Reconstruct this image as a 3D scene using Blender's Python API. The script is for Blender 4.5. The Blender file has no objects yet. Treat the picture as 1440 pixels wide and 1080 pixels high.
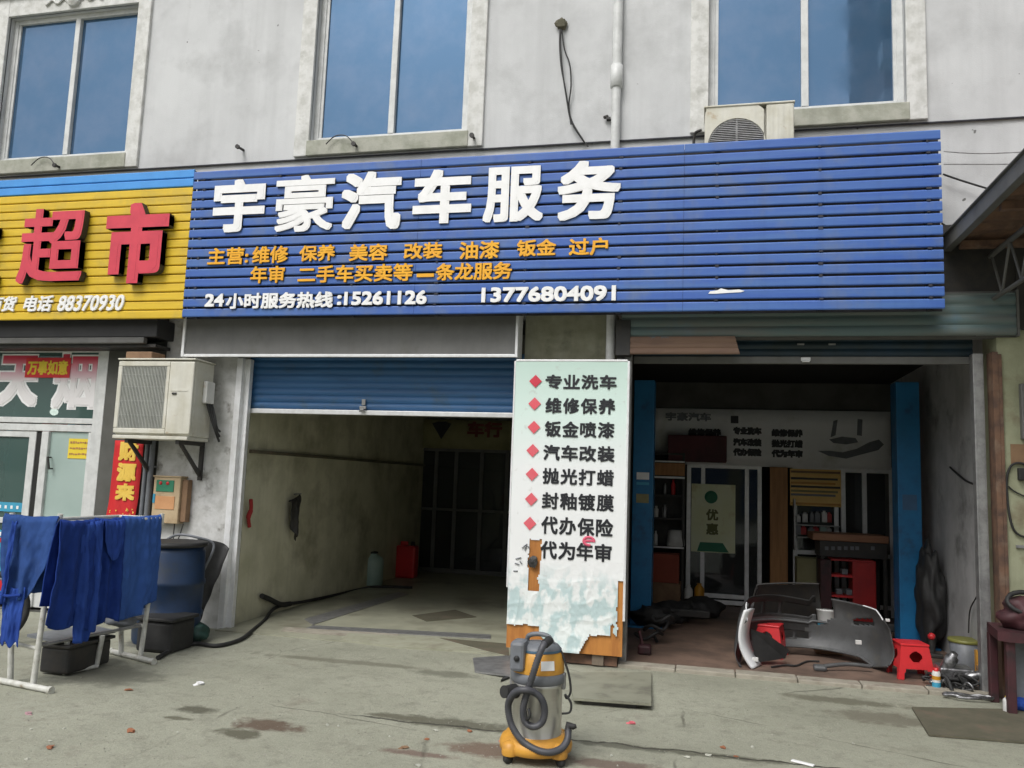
import bpy, bmesh, math, random
from math import sin, cos, pi, radians as RAD
from mathutils import Vector as V, Matrix, noise as NZ
S = bpy.context.scene
COL = S.collection
random.seed(7)

# ------------------------------------------------------------------ camera
CAM_H, FPX = 1.55, 1155.06
yaw, pit, rol = RAD(13.378), RAD(6.729), RAD(2.115)
_M = Matrix.Rotation(yaw, 3, 'Z') @ Matrix.Rotation(pit, 3, 'X')
_r, _f, _u = _M @ V((1, 0, 0)), _M @ V((0, 1, 0)), _M @ V((0, 0, 1))
c_, s_ = cos(rol), sin(rol)
CR, CU = c_ * _r + s_ * _u, -s_ * _r + c_ * _u
CF = _f
cd = bpy.data.cameras.new('camera'); cam = bpy.data.objects.new('camera', cd); COL.objects.link(cam)
cd.sensor_fit = 'HORIZONTAL'; cd.sensor_width = 36; cd.lens = 36 * FPX / 1440
cd.clip_start = .05; cd.clip_end = 1500
m4 = Matrix((( CR.x, CU.x, -CF.x, 0), (CR.y, CU.y, -CF.y, 0), (CR.z, CU.z, -CF.z, CAM_H), (0, 0, 0, 1)))
cam.matrix_world = m4
S.camera = cam

# ------------------------------------------------------------------ light
SUN_EL, SUN_AZ = RAD(52), RAD(200)      # azimuth from +Y, clockwise: behind the camera, a little to the left
W = bpy.data.worlds.new('World'); S.world = W; W.use_nodes = True
nt = W.node_tree
bg = nt.nodes['Background']
sky = nt.nodes.new('ShaderNodeTexSky'); sky.sky_type = 'NISHITA'; sky.sun_disc = False
sky.sun_elevation = SUN_EL; sky.sun_rotation = SUN_AZ; sky.dust_density = 4; sky.air_density = 1.2
hs = nt.nodes.new('ShaderNodeHueSaturation'); hs.inputs['Saturation'].default_value = .22
nt.links.new(sky.outputs[0], hs.inputs['Color']); nt.links.new(hs.outputs[0], bg.inputs[0])
bg.inputs[1].default_value = .12
ld = bpy.data.lights.new('sun', 'SUN'); ld.energy = 1.1; ld.angle = RAD(25); ld.color = (1, .985, .96)
sun = bpy.data.objects.new('sun', ld); COL.objects.link(sun)
sd = V((sin(SUN_AZ) * cos(SUN_EL), cos(SUN_AZ) * cos(SUN_EL), sin(SUN_EL)))
sun.rotation_euler = sd.to_track_quat('Z', 'Y').to_euler()
S.view_settings.view_transform = 'Standard'; S.view_settings.look = 'None'
S.view_settings.exposure = 0.48; S.view_settings.gamma = 1
S.cycles.max_bounces = 8; S.cycles.diffuse_bounces = 5

# ------------------------------------------------------------------ measuring helpers (photo pixel of 1440x1080 -> point on a plane)
def ray(px, py): return (px - 720) / FPX * CR - (py - 540) / FPX * CU + CF
def at(px, py, y):
    d = ray(px, py); return V((0, 0, CAM_H)) + d * (y / d.y)
def gnd(px, py, z=0.0):
    d = ray(px, py); return V((0, 0, CAM_H)) + d * ((z - CAM_H) / d.z)

# ------------------------------------------------------------------ materials
def srgb(r, g, b):
    def f(c):
        c /= 255; return c / 12.92 if c <= .04045 else ((c + .055) / 1.055) ** 2.4
    return (f(r), f(g), f(b))
MATS = {}
def mat(name, col, col2=None, scale=6, rough=.7, metal=0., bump=0., bscale=60, spots=None, streak=0., spec=.5, detail=6, stretch=(1, 1, 1), specks=False, lo=.4, hi=.65, dirt=None, dscale=2.2, dlo=.55, dhi=.75):
    """procedural surface: two-tone noise + optional darker dirt blotches + fine bump"""
    if name in MATS: return MATS[name]
    m = bpy.data.materials.new(name); m.use_nodes = True; t = m.node_tree; N = t.nodes; L = t.links
    p = N['Principled BSDF']; p.inputs['Roughness'].default_value = rough; p.inputs['Metallic'].default_value = metal
    p.inputs['Specular IOR Level'].default_value = spec
    tc = N.new('ShaderNodeTexCoord'); mp = N.new('ShaderNodeMapping'); mp.inputs['Scale'].default_value = stretch
    L.new(tc.outputs['Object'], mp.inputs[0])
    def nz(s, d, src=mp.outputs[0]):
        n = N.new('ShaderNodeTexNoise'); n.inputs['Scale'].default_value = s; n.inputs['Detail'].default_value = d; n.inputs['Roughness'].default_value = .62
        L.new(src, n.inputs['Vector']); return n.outputs['Fac']
    def rng(src, a, b):
        r = N.new('ShaderNodeMapRange'); r.inputs[1].default_value = a; r.inputs[2].default_value = b; L.new(src, r.inputs[0]); return r.outputs[0]
    def mix(fac, a, b):
        x = N.new('ShaderNodeMix'); x.data_type = 'RGBA'
        L.new(fac, x.inputs[0])
        for i, v in ((6, a), (7, b)):
            if isinstance(v, tuple): x.inputs[i].default_value = (*v, 1)
            else: L.new(v, x.inputs[i])
        return x.outputs[2]
    c2 = col2 or tuple(c * .8 for c in col)
    out = mix(rng(nz(scale, detail), lo, hi), col, c2)
    if dirt: out = mix(rng(nz(dscale, 9, tc.outputs['Object']), dlo, dhi), out, dirt)
    if streak:
        ms = N.new('ShaderNodeMapping'); ms.inputs['Scale'].default_value = (9, 9, .35); L.new(tc.outputs['Object'], ms.inputs[0])
        k = rng(nz(1.0, 5, ms.outputs[0]), .5, .8)
        mm = N.new('ShaderNodeMath'); mm.operation = 'MULTIPLY'; mm.inputs[1].default_value = streak; L.new(k, mm.inputs[0])
        out = mix(mm.outputs[0], out, tuple(c * .45 for c in col))
    if specks:
        out = mix(rng(nz(11, 2, tc.outputs['Object']), .735, .76), out, (.16, .16, .155))
        ms = N.new('ShaderNodeMapping'); ms.inputs['Scale'].default_value = (2.2, 2.2, .16); L.new(tc.outputs['Object'], ms.inputs[0])
        mm = N.new('ShaderNodeMath'); mm.operation = 'MULTIPLY'; mm.inputs[1].default_value = .45; L.new(rng(nz(1.6, 6, ms.outputs[0]), .52, .72), mm.inputs[0])
        out = mix(mm.outputs[0], out, tuple(c * .72 for c in col))
    L.new(out, p.inputs['Base Color'])
    rr = N.new('ShaderNodeMapRange'); rr.inputs[3].default_value = max(0.02, rough - .08); rr.inputs[4].default_value = min(1, rough + .08)
    L.new(nz(scale * 2.3, 4), rr.inputs[0]); L.new(rr.outputs[0], p.inputs['Roughness'])
    if bump:
        b = N.new('ShaderNodeBump'); b.inputs['Strength'].default_value = bump; b.inputs['Distance'].default_value = .01
        L.new(nz(bscale, 8), b.inputs['Height']); L.new(b.outputs[0], p.inputs['Normal'])
    MATS[name] = m; return m
def glassy(name, tint, refl=(.8, .85, .9), rough=.03, through=.5):
    """pane: part mirror-like coat, part see-through tinted glass"""
    m = bpy.data.materials.new(name); m.use_nodes = True; t = m.node_tree; N = t.nodes; L = t.links
    p = N['Principled BSDF']; p.inputs['Base Color'].default_value = (*tint, 1); p.inputs['Roughness'].default_value = rough
    p.inputs['Specular Tint'].default_value = (*refl, 1); p.inputs['IOR'].default_value = 1.55
    tr = N.new('ShaderNodeBsdfTransparent'); tr.inputs[0].default_value = (*[min(1, .55 + c) for c in tint], 1)
    mx = N.new('ShaderNodeMixShader'); mx.inputs[0].default_value = through
    L.new(p.outputs[0], mx.inputs[1]); L.new(tr.outputs[0], mx.inputs[2]); L.new(mx.outputs[0], N['Material Output'].inputs[0])
    tc = N.new('ShaderNodeTexCoord'); n = N.new('ShaderNodeTexNoise'); n.inputs['Scale'].default_value = 1.1; n.inputs['Detail'].default_value = 2
    b = N.new('ShaderNodeBump'); b.inputs['Strength'].default_value = .08; b.inputs['Distance'].default_value = .02
    L.new(tc.outputs['Object'], n.inputs['Vector']); L.new(n.outputs[0], b.inputs['Height']); L.new(b.outputs[0], p.inputs['Normal'])
    return m
M = {}
M['plaster'] = mat('pale_plaster', (.600, .608, .612), (.515, .522, .528), 1.1, .9, bump=.25, bscale=90, streak=.10, dirt=(.37, .375, .375), dscale=1.3, dlo=.50, dhi=.78, specks=True)
M['trim'] = mat('white_trim', (.68, .68, .66), (.52, .52, .49), 9, .85, bump=.35, bscale=40, streak=.3, dirt=(.36, .36, .33), dscale=7, dlo=.6, dhi=.8)
M['sillstone'] = mat('sill_cement', (.42, .42, .36), (.30, .31, .25), 7, .9, bump=.3, streak=.3)
M['pillar'] = mat('beige_pillar_paint', (.30, .30, .22), (.20, .20, .13), 4, .85, bump=.25, streak=.4, dirt=(.11, .11, .07), dscale=3)
M['whitepaint'] = mat('peeling_white_paint', (.62, .62, .61), (.45, .45, .43), 8, .8, bump=.4, bscale=30, dirt=(.22, .21, .19), dscale=5, dlo=.56, dhi=.68)
M['garagewall'] = mat('grimy_garage_wall', (.62, .60, .46), (.48, .47, .34), 2.2, .85, bump=.25, streak=.3, dirt=(.24, .22, .15), dscale=1.4, dlo=.5, dhi=.75)
M['greywall'] = mat('grey_shop_wall', (.46, .46, .46), (.35, .35, .35), 3, .85, bump=.2, streak=.35, dirt=(.13, .13, .12), dscale=2.2)
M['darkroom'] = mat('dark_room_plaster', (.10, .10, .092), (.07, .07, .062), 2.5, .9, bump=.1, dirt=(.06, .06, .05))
M['fascia'] = mat('grey_steel_fascia', (.15, .15, .145), (.12, .12, .115), 3, .55, bump=.05, streak=.25, dirt=(.09, .09, .07))
M['alu'] = mat('aluminium', (.80, .81, .82), (.70, .70, .70), 12, .4, .2, bump=.03)
M['pvc'] = mat('white_pvc_frame', (.64, .65, .64), (.52, .53, .52), 9, .45, streak=.2)
M['steel'] = mat('dull_steel', (.36, .36, .36), (.25, .25, .25), 14, .45, .6, bump=.05)
M['blacksteel'] = mat('black_steel', (.025, .025, .025), (.04, .035, .03), 14, .55, bump=.08)
M['rust'] = mat('rusty_steel', (.17, .095, .06), (.09, .055, .042), 10, .85, bump=.3, streak=.4, dirt=(.24, .17, .12), dscale=6)
M['blueslat'] = mat('blue_slat_paint', (.040, .112, .40), (.062, .15, .40), 2.2, .48, stretch=(.5, 1, 5), bump=.06, bscale=25, dirt=(.10, .155, .31), dscale=3.2, dlo=.5, dhi=.72, streak=.22)
M['skyslat'] = mat('sky_blue_slat_paint', (.06, .30, .72), (.05, .25, .62), 3, .45)
M['yellowslat'] = mat('yellow_slat_paint', (.72, .49, .025), (.60, .40, .02), 3, .5, stretch=(.4, 1, 5), dirt=(.47, .34, .06), dscale=3, dlo=.5, dhi=.75, streak=.15)
M['batten'] = mat('dark_batten', (.03, .03, .04), None, 8, .7)
M['white'] = mat('white_letter', (.86, .86, .86), (.80, .80, .79), 9, .4)
M['orange'] = mat('orange_letter', (.85, .42, .01), (.78, .36, .01), 9, .45)
M['letterside'] = mat('letter_return', (.03, .03, .04), None, 9, .5)
M['red'] = mat('red_letter', (.63, .05, .08), (.55, .04, .07), 5, .4)
M['black'] = mat('black_letter', (.014, .015, .02), None, 9, .5)
M['blueshutter'] = mat('blue_shutter_paint', (.035, .13, .30), (.03, .10, .23), 3, .5, stretch=(.5, 1, 4), dirt=(.05, .10, .15), dscale=4)
M['darkshutter'] = mat('faded_shutter_paint', (.10, .15, .15), (.14, .15, .14), 2, .6, stretch=(.6, 1, 5), dirt=(.07, .17, .27), dscale=1.3)
M['brownstrip'] = mat('brown_faded_sheet', (.22, .14, .10), (.16, .10, .08), 3, .8, stretch=(.6, 1, 4), dirt=(.10, .22, .30), dscale=4, dlo=.62, dhi=.7)
M['acwhite'] = mat('aged_white_enamel', (.62, .61, .54), (.52, .50, .41), 5, .5, streak=.35, dirt=(.36, .24, .12), dscale=6, dlo=.62, dhi=.72)
M['acclean'] = mat('white_enamel', (.70, .70, .68), (.60, .60, .57), 5, .45, streak=.25, dirt=(.42, .28, .14), dscale=5, dlo=.64, dhi=.74)
M['fins'] = mat('condenser_fins', (.30, .31, .25), (.22, .22, .20), 5, .5, .3, stretch=(6, 1, .3))
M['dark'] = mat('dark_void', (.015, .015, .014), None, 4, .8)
M['ply'] = mat('orange_plywood', (.50, .21, .045), (.37, .14, .03), 5, .6, stretch=(4, 4, .6), dirt=(.24, .10, .03), dscale=7, dlo=.6, dhi=.75)
M['rubber'] = mat('black_rubber', (.018, .018, .018), (.03, .03, .03), 9, .65, bump=.08)
M['hosegrey'] = mat('grey_ribbed_hose', (.055, .057, .065), (.08, .08, .09), 20, .5)
M['greyplastic'] = mat('grey_plastic', (.17, .18, .20), (.13, .14, .15), 9, .5)
M['vacyellow'] = mat('yellow_orange_plastic', (.66, .33, .045), (.52, .25, .04), 7, .45, bump=.08, dirt=(.35, .18, .05), dscale=8, dlo=.62, dhi=.75)
M['tanksteel'] = mat('brushed_tank_steel', (.62, .61, .57), (.50, .49, .45), 2, .34, .85, stretch=(1, 1, 4))
M['redplastic'] = mat('red_plastic', (.62, .03, .035), (.52, .025, .03), 5, .38)
M['clothblue'] = mat('royal_blue_cloth', (.032, .078, .33), (.024, .056, .25), 5, .95, bump=.3, bscale=180, spec=.1)
M['clothnavy'] = mat('deep_blue_cloth', (.020, .050, .24), (.014, .036, .175), 5, .95, bump=.3, bscale=180, spec=.1)
M['clothdenim'] = mat('faded_blue_cloth', (.036, .082, .25), (.026, .06, .19), 6, .95, bump=.35, bscale=160, spec=.1, dirt=(.05, .095, .24), dscale=6)
M['drumblue'] = mat('blue_drum_plastic', (.010, .032, .085), (.010, .024, .055), 5, .5, dirt=(.03, .04, .05), dscale=5)
M['whitemetal'] = mat('white_painted_pipe', (.60, .60, .56), (.45, .45, .40), 14, .5, dirt=(.25, .18, .11), dscale=14, dlo=.6, dhi=.72)
M['liftblue'] = mat('lift_blue_paint', (.012, .16, .36), (.010, .12, .28), 5, .45, dirt=(.02, .07, .13), dscale=5)
M['cartred'] = mat('cart_red_paint', (.40, .02, .02), (.30, .015, .018), 5, .4)
M['wood'] = mat('brown_wood', (.44, .22, .08), (.32, .15, .055), 4, .6, stretch=(6, 6, .5))
M['cardboard'] = mat('cardboard', (.26, .16, .09), (.20, .12, .07), 6, .85)
M['bannergrey'] = mat('printed_banner_cloth', (.82, .83, .83), (.76, .77, .77), 3, .7, dirt=(.52, .53, .46), dscale=2)
M['olive'] = mat('yellowed_banner', (.30, .28, .15), (.22, .21, .10), 3, .8, dirt=(.12, .11, .06))
M['bumper'] = mat('grey_bumper_plastic', (.095, .098, .10), (.06, .062, .064), 6, .5, bump=.08, dirt=(.12, .115, .10), dscale=6)
M['bumperpaint'] = mat('silver_bumper_paint', (.78, .79, .80), (.66, .67, .68), 6, .4, 0)
M['chrome'] = mat('oily_metal', (.35, .35, .36), (.10, .10, .10), 20, .35, .8, bump=.2)
M['maroon'] = mat('maroon_paint', (.07, .020, .025), (.035, .016, .018), 6, .6, dirt=(.022, .018, .018), dscale=6)
M['yellow'] = mat('yellow_paper', (.75, .58, .04), (.68, .5, .03), 5, .7)
M['lblue'] = mat('light_blue_print', (.05, .33, .50), (.04, .26, .42), 5, .5)
M['paperred'] = mat('red_paper', (.60, .016, .02), (.50, .012, .015), 4, .6)
M['gold'] = mat('gold_print', (.80, .55, .10), (.72, .46, .06), 5, .5)
M['greenprint'] = mat('green_print', (.03, .22, .12), None, 5, .6)
M['postergreen'] = mat('pale_green_poster', (.80, .84, .58), (.76, .80, .46), 2, .5, dirt=(.46, .36, .10), dscale=2.5)
M['frost'] = mat('frosted_glass_film', (.36, .45, .42), (.31, .40, .37), 1.2, .35)
M['metertan'] = mat('tan_meter_box', (.52, .40, .25), (.44, .33, .2), 6, .6, dirt=(.3, .2, .11), dscale=7)
M['redtile'] = mat('oily_brown_floor', (.215, .145, .110), (.165, .112, .086), 3, .55, bump=.15, dirt=(.085, .062, .05), dscale=1.5, dlo=.45, dhi=.7)
M['kerb'] = mat('pale_sill_concrete', (.36, .33, .27), (.27, .25, .20), 6, .85, bump=.3, bscale=50, dirt=(.18, .14, .11), dscale=5)
M['platemetal'] = mat('worn_floor_plate', (.25, .25, .19), (.20, .20, .15), 4, .75, bump=.3, bscale=70, dirt=(.11, .10, .08), dscale=4)
M['mat'] = mat('dirty_floor_mat', (.095, .09, .06), (.13, .115, .08), 5, .9, bump=.5, bscale=60, dirt=(.16, .11, .08), dscale=4)
M['garagefloor'] = mat('smooth_garage_concrete', (.36, .36, .275), (.29, .29, .22), 2.5, .5, bump=.1, dirt=(.16, .15, .11), dscale=1.3, dlo=.5, dhi=.72)
M['cream'] = mat('cream_wall_paint', (.36, .37, .25), (.27, .28, .18), 3, .85, bump=.25, streak=.45, dirt=(.20, .16, .10), dscale=4)
M['canopy'] = mat('weathered_steel_flashing', (.13, .13, .125), (.10, .10, .095), 5, .7, dirt=(.08, .075, .07))
M['bottlewhite'] = mat('white_plastic', (.66, .66, .64), (.55, .55, .53), 5, .4)
M['bottleyellow'] = mat('amber_plastic', (.55, .26, .02), (.45, .2, .02), 5, .35)
M['tealplastic'] = mat('pale_teal_plastic', (.34, .46, .42), (.28, .4, .37), 5, .35)
M['pink'] = mat('pink_scrap', (.62, .13, .16), None, 5, .7)
M['brick'] = mat('brick_chip', (.30, .12, .06), None, 5, .9)
M['stone'] = mat('pale_stone', (.46, .46, .40), (.36, .36, .3), 12, .9)
M['greentarp'] = mat('green_tarp', (.03, .085, .07), (.02, .05, .04), 5, .6)
M['paneblue'] = None
def pane_blue():
    m = bpy.data.materials.new('blue_tinted_glass'); m.use_nodes = True; t = m.node_tree; N = t.nodes; L = t.links
    p = N['Principled BSDF']; p.inputs['Metallic'].default_value = .55
    p.inputs['Roughness'].default_value = .07
    tc = N.new('ShaderNodeTexCoord'); n = N.new('ShaderNodeTexNoise'); n.inputs['Scale'].default_value = 1.3; n.inputs['Detail'].default_value = 2
    b = N.new('ShaderNodeBump'); b.inputs['Strength'].default_value = .05; b.inputs['Distance'].default_value = .03
    L.new(tc.outputs['Object'], n.inputs['Vector']); L.new(n.outputs[0], b.inputs['Height']); L.new(b.outputs[0], p.inputs['Normal'])
    n2 = N.new('ShaderNodeTexNoise'); n2.inputs['Scale'].default_value = 4; n2.inputs['Detail'].default_value = 6
    r = N.new('ShaderNodeMapRange'); r.inputs[1].default_value = .35; r.inputs[2].default_value = .7; r.inputs[3].default_value = .015; r.inputs[4].default_value = .10; L.new(tc.outputs['Object'], n2.inputs['Vector'])
    n4 = N.new('ShaderNodeTexNoise'); n4.inputs['Scale'].default_value = 1.7; n4.inputs['Detail'].default_value = 7; n4.inputs['Roughness'].default_value = .7; L.new(tc.outputs['Object'], n4.inputs['Vector'])
    r4 = N.new('ShaderNodeMapRange'); r4.inputs[1].default_value = .42; r4.inputs[2].default_value = .68; L.new(n4.outputs[0], r4.inputs[0])
    x4 = N.new('ShaderNodeMix'); x4.data_type = 'RGBA'; x4.inputs[6].default_value = (.074, .152, .262, 1); x4.inputs[7].default_value = (.110, .178, .285, 1); L.new(r4.outputs[0], x4.inputs[0]); L.new(x4.outputs[2], p.inputs['Base Color']); L.new(n2.outputs[0], r.inputs[0]); L.new(r.outputs[0], p.inputs['Roughness'])
    return m
M['paneblue'] = pane_blue()
M['paneteal'] = glassy('teal_shop_glass', (.075, .13, .118), through=.28)
M['panedark'] = glassy('dark_room_glass', (.07, .075, .075), through=.35)

# ------------------------------------------------------------------ mesh builder
class B:
    def __init__(s): s.v = []; s.f = []; s.mi = []; s.sm = []; s.cur = 0; s.smooth = False
    def add(s, vs, fs, smooth=None):
        n = len(s.v); s.v += [V(p) for p in vs]
        for f in fs:
            s.f.append([n + i for i in f]); s.mi.append(s.cur); s.sm.append(s.smooth if smooth is None else smooth)
        return s
    def box(s, x0, x1, y0, y1, z0, z1, ch=0.):
        if x0 > x1: x0, x1 = x1, x0
        if y0 > y1: y0, y1 = y1, y0
        if z0 > z1: z0, z1 = z1, z0
        if ch <= 0:
            vs = [(x, y, z) for z in (z0, z1) for y in (y0, y1) for x in (x0, x1)]
            return s.add(vs, [(0, 2, 3, 1), (4, 5, 7, 6), (0, 1, 5, 4), (2, 6, 7, 3), (0, 4, 6, 2), (1, 3, 7, 5)])
        ch = min(ch, (x1 - x0) * .45, (y1 - y0) * .45, (z1 - z0) * .45)
        bm = bmesh.new(); bmesh.ops.create_cube(bm, size=1)
        for v in bm.verts: v.co = V(((x0 + x1) / 2 + v.co.x * (x1 - x0), (y0 + y1) / 2 + v.co.y * (y1 - y0), (z0 + z1) / 2 + v.co.z * (z1 - z0)))
        bmesh.ops.bevel(bm, geom=bm.edges[:], offset=ch, segments=2, affect='EDGES', profile=.5)
        return s.bm(bm)
    def bm(s, bm, smooth=None):
        bm.verts.ensure_lookup_table()
        s.add([v.co.copy() for v in bm.verts], [[v.index for v in f.verts] for f in bm.faces], smooth); bm.free(); return s
    def prism(s, pts, a, b):
        """polygon pts (list of V) swept from offset a to offset b (vectors)"""
        n = len(pts); a, b = V(a), V(b)
        vs = [V(p) + a for p in pts] + [V(p) + b for p in pts]
        return s.add(vs, [list(range(n))[::-1], list(range(n, 2 * n))] + [(i, (i + 1) % n, n + (i + 1) % n, n + i) for i in range(n)])
    def tube(s, path, r, n=8, cap=True, rib=0.):
        path = [V(p) for p in path]; m = len(path); rs = r if isinstance(r, (list, tuple)) else [r] * m
        vs = []; fs = []; prev = None
        for i, p in enumerate(path):
            t = (path[min(i + 1, m - 1)] - path[max(i - 1, 0)]).normalized()
            if prev is None:
                a = V((0, 0, 1)) if abs(t.z) < .9 else V((1, 0, 0)); e1 = t.cross(a).normalized()
            else:
                e1 = (prev - t * prev.dot(t)).normalized()
            prev = e1; e2 = t.cross(e1)
            rr = rs[i] * (1 + (rib if i % 2 else -rib))
            vs += [p + rr * (cos(2 * pi * k / n) * e1 + sin(2 * pi * k / n) * e2) for k in range(n)]
        for i in range(m - 1):
            for k in range(n): fs.append((i * n + k, i * n + (k + 1) % n, (i + 1) * n + (k + 1) % n, (i + 1) * n + k))
        s.add(vs, fs, True)
        if cap: s.add(vs[:n][::-1], [range(n)], False); s.add(vs[-n:], [range(n)], False)
        return s
    def rod(s, a, b, r, n=8): return s.tube([a, b], r, n)
    def lathe(s, prof, c, n=28, axis=None):
        """profile [(r, h)] turned round an upright axis through c (or an axis vector)"""
        c = V(c); vs = []; fs = []; m = len(prof)
        Q = (V(axis).to_track_quat('Z', 'Y') if axis is not None else None)
        for r, h in prof:
            for k in range(n):
                p = V((r * cos(2 * pi * k / n), r * sin(2 * pi * k / n), h)); vs.append(c + (Q @ p if Q else p))
        for i in range(m - 1):
            for k in range(n): fs.append((i * n + k, i * n + (k + 1) % n, (i + 1) * n + (k + 1) % n, (i + 1) * n + k))
        s.add(vs, fs, True)
        if prof[0][0] > 1e-4: s.add(vs[:n][::-1], [range(n)], False)
        if prof[-1][0] > 1e-4: s.add(vs[-n:], [range(n)], False)
        return s
    def blob(s, c, r, seed=0, amp=.3, sub=2, squash=(1, 1, 1), freq=2.):
        bm = bmesh.new(); bmesh.ops.create_icosphere(bm, subdivisions=sub, radius=1)
        for v in bm.verts:
            k = 1 + amp * NZ.noise(v.co * freq + V((seed * 3.1, seed * 1.7, seed)))
            v.co = V(c) + V((v.co.x * squash[0], v.co.y * squash[1], v.co.z * squash[2])) * r * k
        return s.bm(bm, sub > 2)
    def rotz(s, ang, c):
        R_ = Matrix.Rotation(ang, 3, 'Z'); c = V(c); s.v = [c + R_ @ (p - c) for p in s.v]; return s
ORG = {}
def thing(name, label, cat, loc=(0, 0, 0), group=None):
    o = bpy.data.objects.new(name, None); o.empty_display_size = .1; COL.objects.link(o); o.location = loc
    o['label'] = label; o['category'] = cat
    if group: o['group'] = group
    ORG[o.name] = V(loc); return o
def obj(name, b, m, parent=None, label=None, cat=None, group=None, kind=None, solid=0.):
    """link ONE mesh; vertices are given in world coordinates"""
    if parent is not None: org = ORG[parent.name]
    else:
        xs = [p.x for p in b.v]; ys = [p.y for p in b.v]; zs = [p.z for p in b.v]
        org = V(((min(xs) + max(xs)) / 2, (min(ys) + max(ys)) / 2, min(zs)))
        if kind == 'structure': org = V((0, 0, 0))
    me = bpy.data.meshes.new(name); me.from_pydata([p - org for p in b.v], [], b.f)
    ms = m if isinstance(m, (list, tuple)) else [m]
    for x in ms: me.materials.append(x)
    me.polygons.foreach_set('material_index', b.mi); me.polygons.foreach_set('use_smooth', b.sm); me.update()
    o = bpy.data.objects.new(name, me); COL.objects.link(o)
    if parent is not None: o.parent = parent
    else: o.location = org
    ORG[o.name] = org
    if label: o['label'] = label
    if cat: o['category'] = cat
    if group: o['group'] = group
    if kind: o['kind'] = kind
    if solid:
        md = o.modifiers.new('solid', 'SOLIDIFY'); md.thickness = solid; md.offset = 0
    return o
def copytree(o, loc, label=None):
    c = o.copy(); COL.objects.link(c); c.location = loc
    if label: c['label'] = label
    def rec(a, b):
        for ch in [x for x in bpy.data.objects if x.parent == a]:
            d = ch.copy(); COL.objects.link(d); d.parent = b; rec(ch, d)
    rec(o, c); return c

# ------------------------------------------------------------------ lettering
def text_mesh(s):
    cu = bpy.data.curves.new('lettering', 'FONT'); cu.body = s; cu.extrude = .5; cu.resolution_u = 3
    o = bpy.data.objects.new('lettering', cu); COL.objects.link(o)
    bpy.context.view_layer.update()
    me = bpy.data.meshes.new_from_object(o.evaluated_get(bpy.context.evaluated_depsgraph_get()))
    vs = [v.co.copy() for v in me.vertices]; fs = [list(p.vertices) for p in me.polygons]; nz = [p.normal.z for p in me.polygons]
    bpy.data.objects.remove(o); bpy.data.curves.remove(cu); bpy.data.meshes.remove(me)
    return vs, fs, nz
def write(b, s, x0, x1, z0, z1, y, depth, bold=0., shear=0., two=False, face='y'):
    """lettering fitted to a box on the plane y (front face), thick 'depth'; bold = stroke growth in metres"""
    vs, fs, nz = text_mesh(s)
    if not vs: return b
    for v in vs: v.x += shear * v.y
    ax, bx = min(v.x for v in vs), max(v.x for v in vs); ay, by = min(v.y for v in vs), max(v.y for v in vs)
    if by - ay < .2: ay -= .25; by += .25
    sx = (x1 - x0 - 2 * bold) / (bx - ax); sz = (z1 - z0 - 2 * bold) / (by - ay)
    offs = [(0, 0)] + ([(i * bold / 2, j * bold / 2) for i in range(-2, 3) for j in range(-2, 3) if max(abs(i), abs(j)) == 2] if bold else [])
    for i, (ox, oz) in enumerate(offs):
        pts = [V((x0 + bold + (v.x - ax) * sx + ox, y + (.5 - v.z) * depth + .00015 * i, z0 + bold + (v.y - ay) * sz + oz)) for v in vs]
        n = len(b.v); b.v += pts
        for f, q in zip(fs, nz):
            b.f.append([n + j for j in f]); b.mi.append(1 if (two and q < .5) else b.cur); b.sm.append(False)
    return b
def pbox(l, r, t, bt, y):
    """photo box (left/right read at mid height, top/bottom at mid width) -> x0,x1,z0,z1 on plane y"""
    cy, cx = (t + bt) / 2, (l + r) / 2
    return at(l, cy, y).x, at(r, cy, y).x, at(cx, bt, y).z, at(cx, t, y).z

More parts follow.
